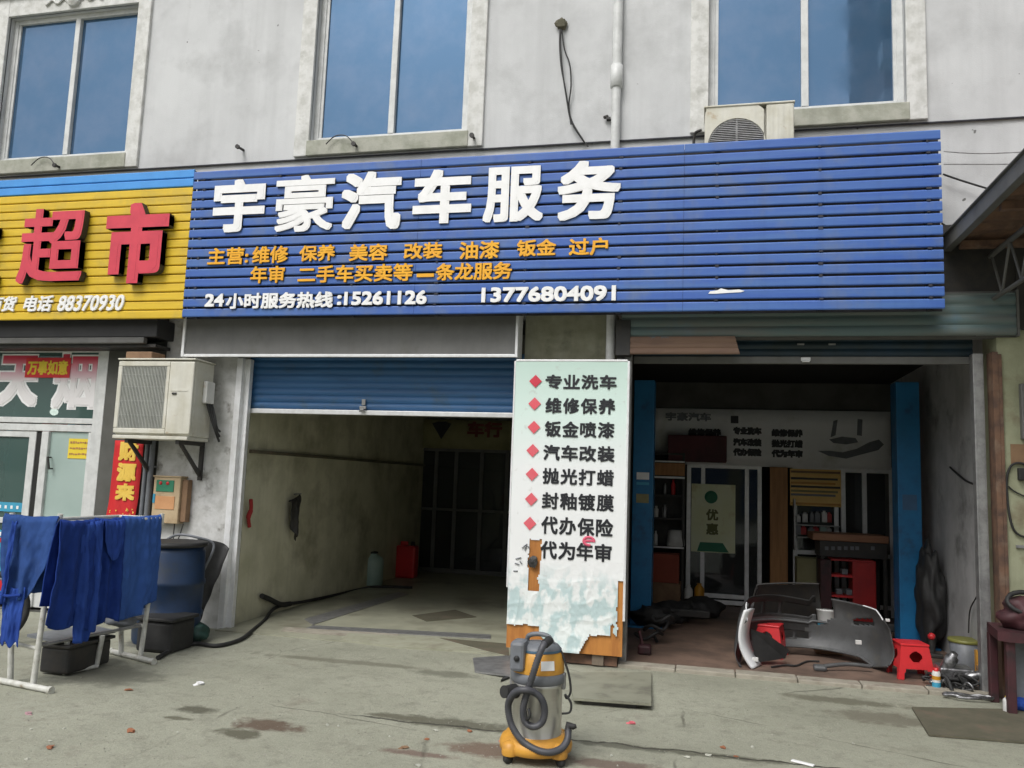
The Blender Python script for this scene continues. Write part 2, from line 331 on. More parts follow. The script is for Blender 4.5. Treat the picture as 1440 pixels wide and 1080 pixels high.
# ================================================================== SETTING
YW = 7.45                      # face of the wall and pillars
def ground():
    b = B(); b.add([(-120, -120, 0), (120, -120, 0), (120, 120, 0), (-120, 120, 0)], [(0, 1, 2, 3)])
    m = bpy.data.materials.new('yard_concrete'); m.use_nodes = True; t = m.node_tree; N = t.nodes; L = t.links
    p = N['Principled BSDF']; p.inputs['Roughness'].default_value = .85; p.inputs['Specular IOR Level'].default_value = .35
    tc = N.new('ShaderNodeTexCoord'); pos = tc.outputs['Object']
    def nz(s, d=8, rough=.6, vec=pos):
        n = N.new('ShaderNodeTexNoise'); n.inputs['Scale'].default_value = s; n.inputs['Detail'].default_value = d; n.inputs['Roughness'].default_value = rough; L.new(vec, n.inputs['Vector']); return n.outputs['Fac']
    def rng(src, a, b_, c=0., d=1.):
        r = N.new('ShaderNodeMapRange'); L.new(src, r.inputs[0])
        for i, v in enumerate((a, b_, c, d)): r.inputs[1 + i].default_value = v
        return r.outputs[0]
    def mth(op, a, b_):
        x = N.new('ShaderNodeMath'); x.operation = op
        for i, v in enumerate((a, b_)):
            if isinstance(v, (int, float)): x.inputs[i].default_value = v
            else: L.new(v, x.inputs[i])
        return x.outputs[0]
    def mix(fac, a, c):
        x = N.new('ShaderNodeMix'); x.data_type = 'RGBA'; L.new(fac, x.inputs[0])
        for i, v in ((6, a), (7, c)):
            if isinstance(v, tuple): x.inputs[i].default_value = (*v, 1)
            else: L.new(v, x.inputs[i])
        return x.outputs[2]
    out = mix(rng(nz(.9), .38, .64), (.345, .348, .275), (.282, .286, .222))
    out = mix(rng(nz(15, 6, .75), .5, .68, 0, .55), out, (.215, .216, .168))
    out = mix(rng(nz(5.5, 9, .7), .52, .72), out, (.205, .203, .158))
    out = mix(rng(nz(85, 4, .75), .54, .66, 0, .7), out, (.42, .41, .34))
    out = mix(rng(nz(150, 3, .7), .56, .68, 0, .7), out, (.13, .128, .10))
    out = mix(rng(nz(38, 4), .63, .72, 0, .8), out, (.11, .11, .085))
    out = mix(rng(nz(1.6, 10, .7), .60, .74, 0, .6), out, (.17, .135, .105))
    sep = N.new('ShaderNodeSeparateXYZ'); L.new(pos, sep.inputs[0])
    wob = rng(nz(7, 6, .7), .3, .7, -1, 1)
    # oil and rust stains with a shape of their own (centre, half sizes)
    def stain(px, py, ex, ey, col, k=.9):
        g = gnd(px, py)
        dx = mth('DIVIDE', mth('SUBTRACT', sep.outputs[0], g.x), ex); dy = mth('DIVIDE', mth('SUBTRACT', sep.outputs[1], g.y), ey)
        d = mth('SQRT', mth('ADD', mth('MULTIPLY', dx, dx), mth('MULTIPLY', dy, dy)), 0)
        d = mth('ADD', d, mth('MULTIPLY', wob, .42))
        return rng(d, 1.05, .6, 0, k)
    for a in ((375, 1020, .24, .13, (.115, .078, .055)), (338, 1032, .18, .10, (.10, .095, .065)), (275, 998, .17, .09, (.095, .093, .065)), (250, 1010, .12, .04, (.12, .115, .08)),
              (640, 1018, .50, .12, (.115, .112, .08)), (560, 1008, .22, .08, (.13, .125, .09)), (690, 1055, .30, .14, (.165, .115, .085)), (590, 1060, .22, .06, (.175, .125, .10)),
              (215, 905, .3, .25, (.12, .12, .10)), (1000, 1062, .6, .05, (.13, .13, .095)), (880, 1050, .4, .06, (.12, .12, .09)), (630, 948, .3, .12, (.165, .165, .125)),
              (1180, 985, .5, .12, (.15, .145, .105)), (1240, 1010, .4, .2, (.17, .16, .12)), (150, 950, .5, .3, (.16, .16, .125)), (480, 930, .9, .08, (.19, .185, .14)), (860, 1075, .3, .1, (.16, .12, .095))):
        out = mix(stain(*a[:4], a[5] if len(a) > 5 else .68), out, a[4])
    # long crack between two pours
    a0, a1 = gnd(480, 1004), gnd(1010, 1062)
    ln = (a1 - a0).normalized(); nx, ny = -ln.y, ln.x
    dd = mth('ADD', mth('MULTIPLY', mth('SUBTRACT', sep.outputs[0], a0.x), nx), mth('MULTIPLY', mth('SUBTRACT', sep.outputs[1], a0.y), ny))
    al = mth('ADD', mth('MULTIPLY', mth('SUBTRACT', sep.outputs[0], a0.x), ln.x), mth('MULTIPLY', mth('SUBTRACT', sep.outputs[1], a0.y), ln.y))
    dd = mth('ABSOLUTE', mth('ADD', dd, mth('MULTIPLY', rng(nz(3.5, 6), .3, .7, -1, 1), .035)), 0)
    ck = mth('MULTIPLY', rng(dd, .016, .004), rng(al, -.1, .25)); ck = mth('MULTIPLY', ck, rng(al, 4.2, 3.0))
    out = mix(ck, out, (.055, .052, .04))
    # hairline cracks
    vo = N.new('ShaderNodeTexVoronoi'); vo.feature = 'DISTANCE_TO_EDGE'; vo.inputs['Scale'].default_value = .55
    wv = N.new('ShaderNodeMix'); wv.data_type = 'RGBA'; wv.inputs[0].default_value = .12
    n3 = N.new('ShaderNodeTexNoise'); n3.inputs['Scale'].default_value = 2.5; n3.inputs['Detail'].default_value = 8; L.new(pos, n3.inputs['Vector'])
    L.new(pos, wv.inputs[6]); L.new(n3.outputs['Color'], wv.inputs[7]); L.new(wv.outputs[2], vo.inputs['Vector'])
    hc = mth('MULTIPLY', rng(vo.outputs['Distance'], .006, .001, 0, .75), rng(nz(.8, 3), .45, .6))
    out = mix(hc, out, (.09, .085, .065))
    L.new(out, p.inputs['Base Color'])
    L.new(rng(nz(1.3, 6), .42, .62, .9, .55), p.inputs['Roughness'])
    bp = N.new('ShaderNodeBump'); bp.inputs['Strength'].default_value = .7; bp.inputs['Distance'].default_value = .012
    hh = mth('SUBTRACT', mth('ADD', nz(45, 8, .7), mth('MULTIPLY', nz(2.5), 1.5)), mth('MULTIPLY', mth('ADD', ck, hc), 1.2))
    L.new(hh, bp.inputs['Height']); L.new(bp.outputs[0], p.inputs['Normal'])
    obj('ground', b, m, kind='structure')
ground()
b = B(); b.box(-4.615, -1.63, 7.34, 13.3, -.2, .012)
obj('garage_floor', b, M['garagefloor'], kind='structure')
b = B(); b.box(-.98, 2.36, 7.46, 13.4, -.2, .010)
obj('workshop_floor', b, M['redtile'], kind='structure')
b = B()
for i in range(6):
    x0 = -.72 + i * .49; b.box(x0 + .004, x0 + .486, 7.285 + .006 * (i % 2), 7.455, -.1, .030 + .003 * (i % 3), .008)
obj('door_sill', b, M['kerb'], kind='structure')
# ------------------------------------------------------------------ the building
bld = thing('shop_building', 'grey plastered two storey shop building with three blue tinted windows and roller shutter openings', 'building', (0, YW, 0))
WINS = [(-7.97, -6.22), (-4.02, -2.32), (0.0, 1.69)]; WZ0, WZ1 = 4.975, 6.72
b = B()
xs = [-11.5]
for a, c in WINS: xs += [a, c]
xs.append(9.0)
for i in range(0, len(xs), 2): b.box(xs[i], xs[i + 1], YW, YW + .28, 4.78, 9.5)
for a, c in WINS: b.box(a, c, YW + .001, YW + .28, 4.78, WZ0); b.box(a, c, YW + .001, YW + .28, WZ1, 9.5)
obj('upper_wall', b, M['plaster'], bld)
b = B(); b.box(-11.5, 2.45, YW + .022, YW + .28, 3.11, 4.78); b.box(2.45, 9, YW + .02, YW + .28, 2.9, 4.78)
obj('lower_wall', b, M['plaster'], bld)
b = B()
for z, x0, x1, dy in ((4.772, -11.4, 8.9, .012),): b.box(x0, x1, YW - .004, YW + .01, z, z + .012)
obj('wall_joint', b, M['batten'], bld)
for k, (a, c) in enumerate(WINS):
    s = B(); w = .165
    s.box(a - w, a, YW - .035, YW + .02, 4.80, WZ1 + .22, .008); s.box(c, c + w, YW - .035, YW + .02, 4.80, WZ1 + .22, .008)
    s.box(a, c, YW - .033, YW + .02, WZ1, WZ1 + .22, .006)
    s.box(a - w - .03, c + w + .03, YW - .075, YW + .018, WZ1 + .22, WZ1 + .30, .012)
    sr = obj('window_surround', s, M['trim'], bld)
    q = B(); q.lathe([(.02, -.05), (.05, -.045), (.06, -.03), (.085, -.035), (.09, -.02), (.09, 0)], ((a + c) / 2 + .02, YW - .035, WZ1 + .115), 20, (0, 1, 0))
    for sx in (-1, 1):
        q.tube([V(((a + c) / 2 + .02 + sx * (.10 + .035 * t), YW - .045, WZ1 + .11 + .03 * sin(t * 1.4))) for t in range(9)], .012, 6)
    obj('moulding', q, M['trim'], sr)
    s = B(); s.box(a - .02, c + .02, YW - .045, YW + .02, 4.80, WZ0 - .012, .008); s.box(a, c, YW + .02, YW + .07, WZ0 - .03, WZ0 - .004)
    obj('window_sill', s, M['sillstone'], bld)
    s = B(); fy0, fy1 = YW + .065, YW + .125; fw = .055; mid = (a + c) / 2 + .01
    s.box(a, a + fw, fy0, fy1, WZ0, WZ1, .005); s.box(c - fw, c, fy0, fy1, WZ0, WZ1, .005)
    s.box(a + fw, c - fw, fy0, fy1 - .002, WZ0, WZ0 + fw, .005); s.box(a + fw, c - fw, fy0, fy1 - .002, WZ1 - fw, WZ1, .005)
    s.box(mid - .032, mid + .032, fy0 - .006, fy1 - .01, WZ0 + fw, WZ1 - fw, .005)
    s.box(a + fw, a + fw + .03, fy0 + .012, fy1 - .012, WZ0 + fw, WZ1 - fw); s.box(c - fw - .03, c - fw, fy0 + .012, fy1 - .012, WZ0 + fw, WZ1 - fw)
    wn = obj('window', s, M['pvc'], bld)
    q = B(); q.box(a + fw, mid - .02, YW + .095, YW + .10, WZ0 + fw, WZ1 - fw); obj('pane', q, M['paneblue'], wn)
    q = B(); q.box(mid + .02, c - fw, YW + .105, YW + .11, WZ0 + fw, WZ1 - fw); obj('pane', q, M['paneblue'], wn)
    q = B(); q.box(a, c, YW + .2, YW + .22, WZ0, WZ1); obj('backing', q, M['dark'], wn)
# pillars and lower walls
b = B(); b.box(-5.50, -4.66, YW, YW + .25, 0, 3.11)
pl = obj('pillar', b, M['whitepaint'], bld, label='white painted pillar with peeling paint between supermarket and garage')
b = B(); b.box(-6.20, -5.50, YW + .004, YW + .25, 0, 3.11)
obj('pillar', b, M['darkroom'], bld)
b = B(); b.box(-1.66, -.80, YW, YW + .25, 0, 3.11)
obj('pillar', b, M['pillar'], bld)
b = B(); b.box(2.31, 9, YW - .1, YW + .25, 0, 2.92)
obj('pillar', b, M['cream'], bld, label='cream painted wall at the right of the workshop opening')
b = B(); b.box(2.268, 2.309, YW - .125, YW + .02, 0, 2.74); b.box(2.31, 2.335, YW - .128, YW - .1, 0, 2.72)
obj('corner_angle', b, M['rust'], bld)
# guide rails of both shutters
b = B()
b.box(-4.655, -4.60, YW - .02, YW + .1, 0, 2.69, .004); b.box(-4.60, -4.535, YW + .04, YW + .1, 0, 2.69, .004); b.box(-4.60, -4.59, YW - .02, YW + .04, 0, 2.69)
obj('guide_rail', b, M['alu'], bld)
b = B(); b.box(2.15, 2.23, YW - .03, YW + .06, 0, 2.74, .004); b.box(2.165, 2.215, YW - .036, YW - .03, .02, 2.70)
obj('guide_rail', b, M['steel'], bld)
b = B(); b.box(-.72, -.655, 7.40, YW + .06, 0, 2.74, .004); b.box(-.79, -.725, 7.42, YW + .03, 0, 2.74, .004)
obj('guide_rail', b, M['steel'], bld)
# left shutter, its box
def corrug(b, x0, x1, y, z0, z1, pitch, amp):
    n = max(2, int((z1 - z0) / pitch * 6)); vs = []
    for i in range(n + 1):
        z = z0 + (z1 - z0) * i / n; ph = ((z - z0) / pitch) % 1
        yy = y - amp * (abs(sin(pi * ph)) ** .6)
        vs += [(x0, yy, z), (x1, yy, z)]
    b.add(vs, [(2 * i, 2 * i + 1, 2 * i + 3, 2 * i + 2) for i in range(n)], False)
    return b
b = B(); corrug(b, -4.60, -1.66, 7.60, 2.19, 2.76, .072, .016)
sh = obj('roller_shutter', b, M['blueshutter'], bld, solid=.003)
b = B(); b.box(-4.60, -1.66, 7.565, 7.61, 2.145, 2.192, .006); obj('bottom_bar', b, M['alu'], sh)
p = at(510, 574, 7.55); b = B(); b.box(p.x - .035, p.x + .035, 7.545, 7.566, p.z - .01, p.z + .02, .005); b.box(p.x - .02, p.x + .02, 7.525, 7.545, p.z - .025, p.z - .008, .004); b.rod((p.x - .03, 7.54, p.z - .03), (p.x + .03, 7.54, p.z - .03), .008)
b.box(p.x - .02, p.x + .02, 7.56, 7.575, p.z + .03, p.z + .09, .004)
obj('shutter_lock', b, M['steel'], sh)
b = B(); b.box(-5.13, -1.70, 7.225, YW - .003, 2.70, 3.10, .004)
hs_ = obj('shutter_housing', b, M['fascia'], bld)
b = B(); b.box(-5.13, -1.70, 7.213, 7.24, 2.672, 2.70, .004); b.box(-5.16, -5.13, 7.21, 7.40, 2.672, 3.10, .003); b.box(-1.70, -1.675, 7.21, 7.40, 2.672, 3.10, .003)
obj('housing_trim', b, M['alu'], hs_)
# right shutter, nearly rolled up, and its slatted front
b = B(); corrug(b, -.74, 2.44, 7.30, 2.87, 3.22, .085, .02)
obj('shutter_housing', b, M['darkshutter'], bld, solid=.004)
b = B(); b.box(-.74, 2.44, 7.31, 7.44, 3.222, 3.24); b.box(-.74, 2.44, 7.33, 7.44, 2.86, 2.872); b.box(2.442, 2.46, 7.27, 7.44, 2.86, 3.24)
obj('housing_trim', b, M['canopy'], bld)
b = B(); corrug(b, -.65, 2.19, 7.56, 2.73, 2.90, .07, .014)
sh = obj('roller_shutter', b, mat('dark_blue_shutter', (.012, .035, .06), (.012, .025, .03), 3, .5), bld, solid=.003)
b = B(); b.box(-.65, 2.19, 7.525, 7.57, 2.665, 2.73, .006); obj('bottom_bar', b, M['fascia'], sh)
p = at(1133, 506, 7.52); b = B(); b.box(p.x - .04, p.x + .04, 7.505, 7.526, p.z - .012, p.z + .022, .006); b.rod((p.x - .03, 7.50, p.z - .015), (p.x + .03, 7.50, p.z - .015), .009)
obj('shutter_lock', b, M['alu'], sh)
for px in (1126, 1170):
    p = at(px, 484, 7.54); b = B(); b.box(p.x - .03, p.x + .03, 7.535, 7.546, p.z - .008, p.z + .008, .003); obj('shutter_lock', b, M['steel'], sh)
b = B(); corrug(b, 0, 1, 7.285, 2.712, 2.868, .05, .012)
for v in b.v: v.x = -.735 + v.x * (.975 + (2.868 - v.z) * .28)
obj('valance_strip', b, M['brownstrip'], bld, solid=.004)
b = B(); b.box(-.79, -.66, 7.27, 7.42, 2.70, 3.02, .004)
obj('rail_cover', b, M['blacksteel'], bld)
# rooms
def room(x0, x1, y0, y1, z1, ml, mr, mb, mc, th=.12):
    b = B(); b.box(x0 - th, x0, y0, y1, 0, z1); obj('side_wall', b, ml, bld)
    b = B(); b.box(x1, x1 + th, y0, y1, 0, z1); obj('side_wall', b, mr, bld)
    b = B(); b.box(x0 - th, x1 + th, y1, y1 + th, 0, z1); obj('back_wall', b, mb, bld)
    b = B(); b.box(x0 - th - .01, x1 + th + .01, y0 - .02, y1 + th + .01, z1, z1 + .12); obj('ceiling', b, mc, bld)
room(-4.62, -1.63, YW + .2505, 13.3, 2.96, M['garagewall'], M['garagewall'], M['greywall'], M['darkroom'])
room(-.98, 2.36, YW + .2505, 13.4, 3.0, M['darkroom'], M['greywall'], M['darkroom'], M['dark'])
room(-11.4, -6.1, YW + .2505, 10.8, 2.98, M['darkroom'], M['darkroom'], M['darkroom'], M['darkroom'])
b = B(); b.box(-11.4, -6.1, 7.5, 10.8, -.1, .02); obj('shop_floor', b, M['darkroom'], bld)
b = B(); b.box(-11.5, 9, 7.74, 14, 3.2, 3.3); b.box(-11.5, 9, 13.9, 14, 3.3, 9.5); b.box(-11.5, 9, 7.74, 14, 9.5, 9.7); b.box(-11.6, -11.5, 7.45, 14, 0, 9.5); b.box(9, 9.1, 7.45, 14, 0, 9.5)
obj('outer_shell', b, M['plaster'], bld)
# ------------------------------------------------------------------ supermarket front (left)
b = B(); b.box(-9.5, -5.42, 7.16, YW - .005, 2.865, 3.06, .01)
sf = obj('shutter_housing', b, mat('black_awning_case', (.02, .02, .022), (.03, .03, .032), 3, .5), bld)
b = B(); b.box(-9.5, -5.55, 7.14, 7.2, 2.80, 2.862, .008); obj('housing_trim', b, M['canopy'], sf)
b = B(); b.box(-9.5, -5.45, 7.20, YW - .01, 2.765, 2.80, .004); obj('housing_trim', b, M['blacksteel'], sf)
fr = B(); y0, y1 = 7.47, 7.53
fr.box(-6.33, -6.20, y0 - .02, y1, .02, 2.80, .006)
fr.box(-9.2, -6.33, y0, y1, 1.985, 2.045, .006); fr.box(-9.2, -6.33, y0 + .01, y1 - .005, 1.90, 1.975, .006)
fr.box(-9.2, -6.33, y0, y1, 2.76, 2.80, .004)
fr.box(-6.96, -6.87, y0 - .004, y1 - .01, .05, 1.895, .006); fr.box(-6.87, -6.33, y0, y1 - .01, .93, .99, .005); fr.box(-6.38, -6.33, y0 + .004, y1 - .012, .99, 1.895, .004)
fr.box(-7.14, -7.05, y0 + .02, y1 + .01, .05, 1.895, .006); fr.box(-9.2, -7.14, y0 + .022, y1 + .01, 1.83, 1.895, .005); fr.box(-9.2, -7.14, y0 + .022, y1 + .01, .90, .96, .005)
fr.box(-8.2, -8.12, y0 + .02, y1 + .01, .05, 1.83, .006)
sfr = obj('shop_front', fr, M['pvc'], bld)
b = B(); b.box(-9.2, -6.33, 7.50, 7.506, 2.045, 2.76); obj('pane', b, M['paneteal'], sfr)
b = B(); b.box(-9.2, -7.14, 7.512, 7.518, .05, 1.83); obj('pane', b, M['paneteal'], sfr)
b = B(); b.box(-6.87, -6.38, 7.50, 7.506, .99, 1.895); obj('frosted_pane', b, M['frost'], sfr)
b = B(); b.box(-6.87, -6.33, 7.49, 7.506, .05, .93); obj('door_panel', b, M['pvc'], sfr)
b = B(); b.rod((-6.83, 7.44, 1.62), (-6.80, 7.44, 1.50), .012); b.rod((-6.83, 7.44, 1.62), (-6.83, 7.49, 1.62), .008); b.rod((-6.80, 7.44, 1.50), (-6.80, 7.49, 1.50), .008)
obj('handle', b, M['blacksteel'], sfr)
b = B(); b.box(-7.05, -6.96, 7.50, 7.55, .05, 1.895); obj('door_gap', b, M['dark'], sfr)
# vinyl letters on the glass
def grad_mat():
    m = bpy.data.materials.new('red_to_white_print'); m.use_nodes = True; t = m.node_tree; N = t.nodes; L = t.links
    p = N['Principled BSDF']; p.inputs['Roughness'].default_value = .5
    tc = N.new('ShaderNodeTexCoord'); sp = N.new('ShaderNodeSeparateXYZ'); L.new(tc.outputs['Object'], sp.inputs[0])
    r = N.new('ShaderNodeValToRGB'); mr = N.new('ShaderNodeMapRange'); mr.inputs[1].default_value = 2.25; mr.inputs[2].default_value = 2.74
    L.new(sp.outputs[2], mr.inputs[0]); L.new(mr.outputs[0], r.inputs[0])
    e = r.color_ramp.elements; e[0].position = .35; e[0].color = (.72, .70, .70, 1); e[1].position = .9; e[1].color = (.58, .03, .07, 1); x = r.color_ramp.elements.new(.62); x.color = (.66, .36, .42, 1)
    L.new(r.outputs[0], p.inputs['Base Color']); return m
gm = grad_mat()
b = B(); write(b, '天', *pbox(-2, 53, 500, 570, 7.49), 7.49, .004, .022); write(b, '烟', *pbox(76, 137, 498, 574, 7.49), 7.49, .004, .020)
b2 = B()
write(b2, '天', *[v + d for v, d in zip(pbox(-2, 53, 500, 570, 7.494), (-.018, .018, -.018, .018))], 7.495, .004, .04)
write(b2, '烟', *[v + d for v, d in zip(pbox(76, 137, 498, 574, 7.494), (-.018, .018, -.018, .018))], 7.495, .004, .038)
obj('window_lettering', b, gm, sfr)
obj('lettering_outline', b2, M['white'], sfr)

# ================================================================== SIGNS
YS = 7.0
sg = thing('shop_sign', 'long blue slatted shop sign with white and orange raised lettering above both garage openings', 'sign', (-1.6, YS, 3.02))
SX0, SX1, SZ0, SZ1 = -5.03, 1.84, 3.025, 4.53
def slats(b, x0, x1, z0, z1, n, y, gap, joints=(), th=.022):
    p = (z1 - z0) / n
    for i in range(n):
        za, zb = z0 + i * p + gap / 2, z0 + (i + 1) * p - gap / 2
        e = [x0] + list(joints) + [x1]
        for j in range(len(e) - 1):
            d = .004 * NZ.noise(V((i * 2.3, j * 5.1, x0))); ya = y + d
            h = th * .45
            pts = [V((0, ya + th, za)), V((0, ya + h, za)), V((0, ya + .002, za + .005)), V((0, ya, za + .010)), V((0, ya, zb - .010)), V((0, ya + .002, zb - .005)), V((0, ya + h, zb)), V((0, ya + th, zb))]
            g = .0 if j == 0 else .0025
            b.prism(pts, (e[j] + g, 0, d), (e[j + 1], 0, -d * .5))
    return b
b = slats(B(), SX0, SX1, SZ0, SZ1, 15, YS, .021, (-2.62, -.2), .012)
obj('slat_panel', b, M['blueslat'], sg)
b = B(); b.box(SX0, SX1, YS + .074, YS + .082, SZ0 + .002, SZ1 - .03)
for i in range(9):
    x = SX0 + .12 + i * (SX1 - SX0 - .22) / 8; b.box(x - .02, x + .02, YS + .024, YS + .075, SZ0 + .003, SZ1 - .031)
for x in (-4.9, -2.7, -.6, 1.7): b.box(x - .015, x + .015, YS + .075, YW + .02, SZ1 - .2, SZ1 - .16); b.box(x - .015, x + .015, YS + .075, YW + .02, SZ0 + .12, SZ0 + .16)
for i in range(14):
    z = SZ0 + (i + 1) * (SZ1 - SZ0) / 15
    for k in range(9):
        x = SX0 + .12 + k * (SX1 - SX0 - .22) / 8
        if random.random() < .75: b.box(x - .006 - .01 * random.random(), x + .006 + .02 * random.random(), YS - .003, YS + .026, z - .012 * random.random() - .003, z + .008)
obj('sign_frame', b, M['batten'], sg)
for ch, bx in (('宇', (300, 372, 252, 326)), ('豪', (387, 469, 246, 325.5)), ('汽', (480, 564, 241, 323)), ('车', (581, 663, 238, 314)), ('服', (680, 764, 234, 311.5)), ('务', (784, 873, 225.5, 309))):
    b = B(); x0, x1, z0, z1 = pbox(*bx, YS - .02)
    write(b, ch, x0, x1, z0, z1, YS - .020, .021, {'豪': .012, '服': .017, '务': .019}.get(ch, .021), two=True); obj('big_letter', b, [M['white'], M['greyplastic']], sg)
b = B(); YT = YS - .018
for s, bx in (('主营:', (292, 349, 348, 372)), ('维修', (355, 405, 346, 370)), ('保养', (421, 471, 344.5, 367)), ('美容', (491, 545, 343, 366.5)), ('改装', (568, 622, 341, 364)), ('油漆', (646, 702, 339, 364)), ('钣金', (727, 782, 336.5, 360)), ('过户', (800, 855, 334.5, 359))):
    write(b, s, *pbox(*bx, YT), YT, .016, .0045, two=True)
obj('lettering_row', b, [M['orange'], M['letterside']], sg)
b = B()
for s, bx in (('年审', (352, 400, 374, 398)), ('二手车买卖等', (419, 580, 372, 396.5)), ('一', (586, 610, 384, 390)), ('条龙服务', (613, 720, 369, 393.5))):
    x0, x1, z0, z1 = pbox(*bx, YT)
    if s == '一': b.box(x0, x1, YT, YT + .02, z0 + .004, z1 - .004)
    else: write(b, s, x0, x1, z0, z1, YT, .016, .0045, two=True)
obj('lettering_row', b, [M['orange'], M['letterside']], sg)
b = B()
for s, bx, bo in (('24', (288, 315, 413, 431), .007), ('小时服务热线', (318, 468, 411, 433.5), .006), (':', (474, 480, 415, 429), .006), ('15261126', (484, 600, 409, 428.5), .007), ('13776804091', (677, 866, 402.5, 424), .007)):
    write(b, s, *pbox(*bx, YT), YT, .02, bo, two=True)
obj('lettering_row', b, [M['white'], M['letterside']], sg)
p0, p1 = at(996, 411, YS - .004), at(1047, 409, YS - .004); b = B()
pts = [V((p0.x + (p1.x - p0.x) * u, YS - .004, p0.z + (p1.z - p0.z) * u + h)) for u, h in ((0, -.012), (.2, -.015), (.5, -.012), (.9, -.010), (1, 0), (.85, .014), (.55, .012), (.35, .030), (.25, .014), (.05, .008))]
b.prism(pts, (0, 0, 0), (0, .003, 0)); obj('torn_tape', b, M['white'], sg)

ys = thing('shop_sign', 'yellow slatted supermarket sign with red block characters beside the long blue sign', 'sign', (-7, YS, 3.02))
YX0, YX1 = -9.2, -5.034
b = slats(B(), YX0, YX1, 3.02, 4.37, 15, YS + .004, .008); obj('slat_panel', b, M['yellowslat'], ys)
b = slats(B(), YX0, YX1, 4.37, 4.555, 2, YS + .002, .006); obj('slat_band', b, M['skyslat'], ys)
b = B(); b.box(YX0, YX1, YS + .03, YS + .062, 3.03, 4.54)
for x in (-8.5, -7.0, -5.3): b.box(x - .015, x + .015, YS + .06, YW + .02, 4.35, 4.39); b.box(x - .015, x + .015, YS + .06, YW + .02, 3.12, 3.16)
obj('sign_frame', b, mat('brown_back_sheet', (.16, .09, .01), None, 4, .8), ys)
YR = YS - .085
for ch, bx, bo in (('生', (-95, -4, 300, 402), .028), ('超', (27, 118, 293, 398), .018), ('市', (147, 235, 285, 398), .036)):
    b = B(); write(b, ch, *pbox(*bx, YR), YR, .075, bo, two=True); obj('big_letter', b, [M['red'], M['letterside']], ys)
b = B()
for s, bx, bo in (('百货', (-14, 23, 417, 438), .005), ('电话', (33, 74, 415.5, 438), .005), ('88370930', (81, 174, 415, 437), .0045)):
    write(b, s, *pbox(*bx, YS - .012), YS - .012, .014, bo, shear=.22)
obj('lettering_row', b, M['white'], ys)

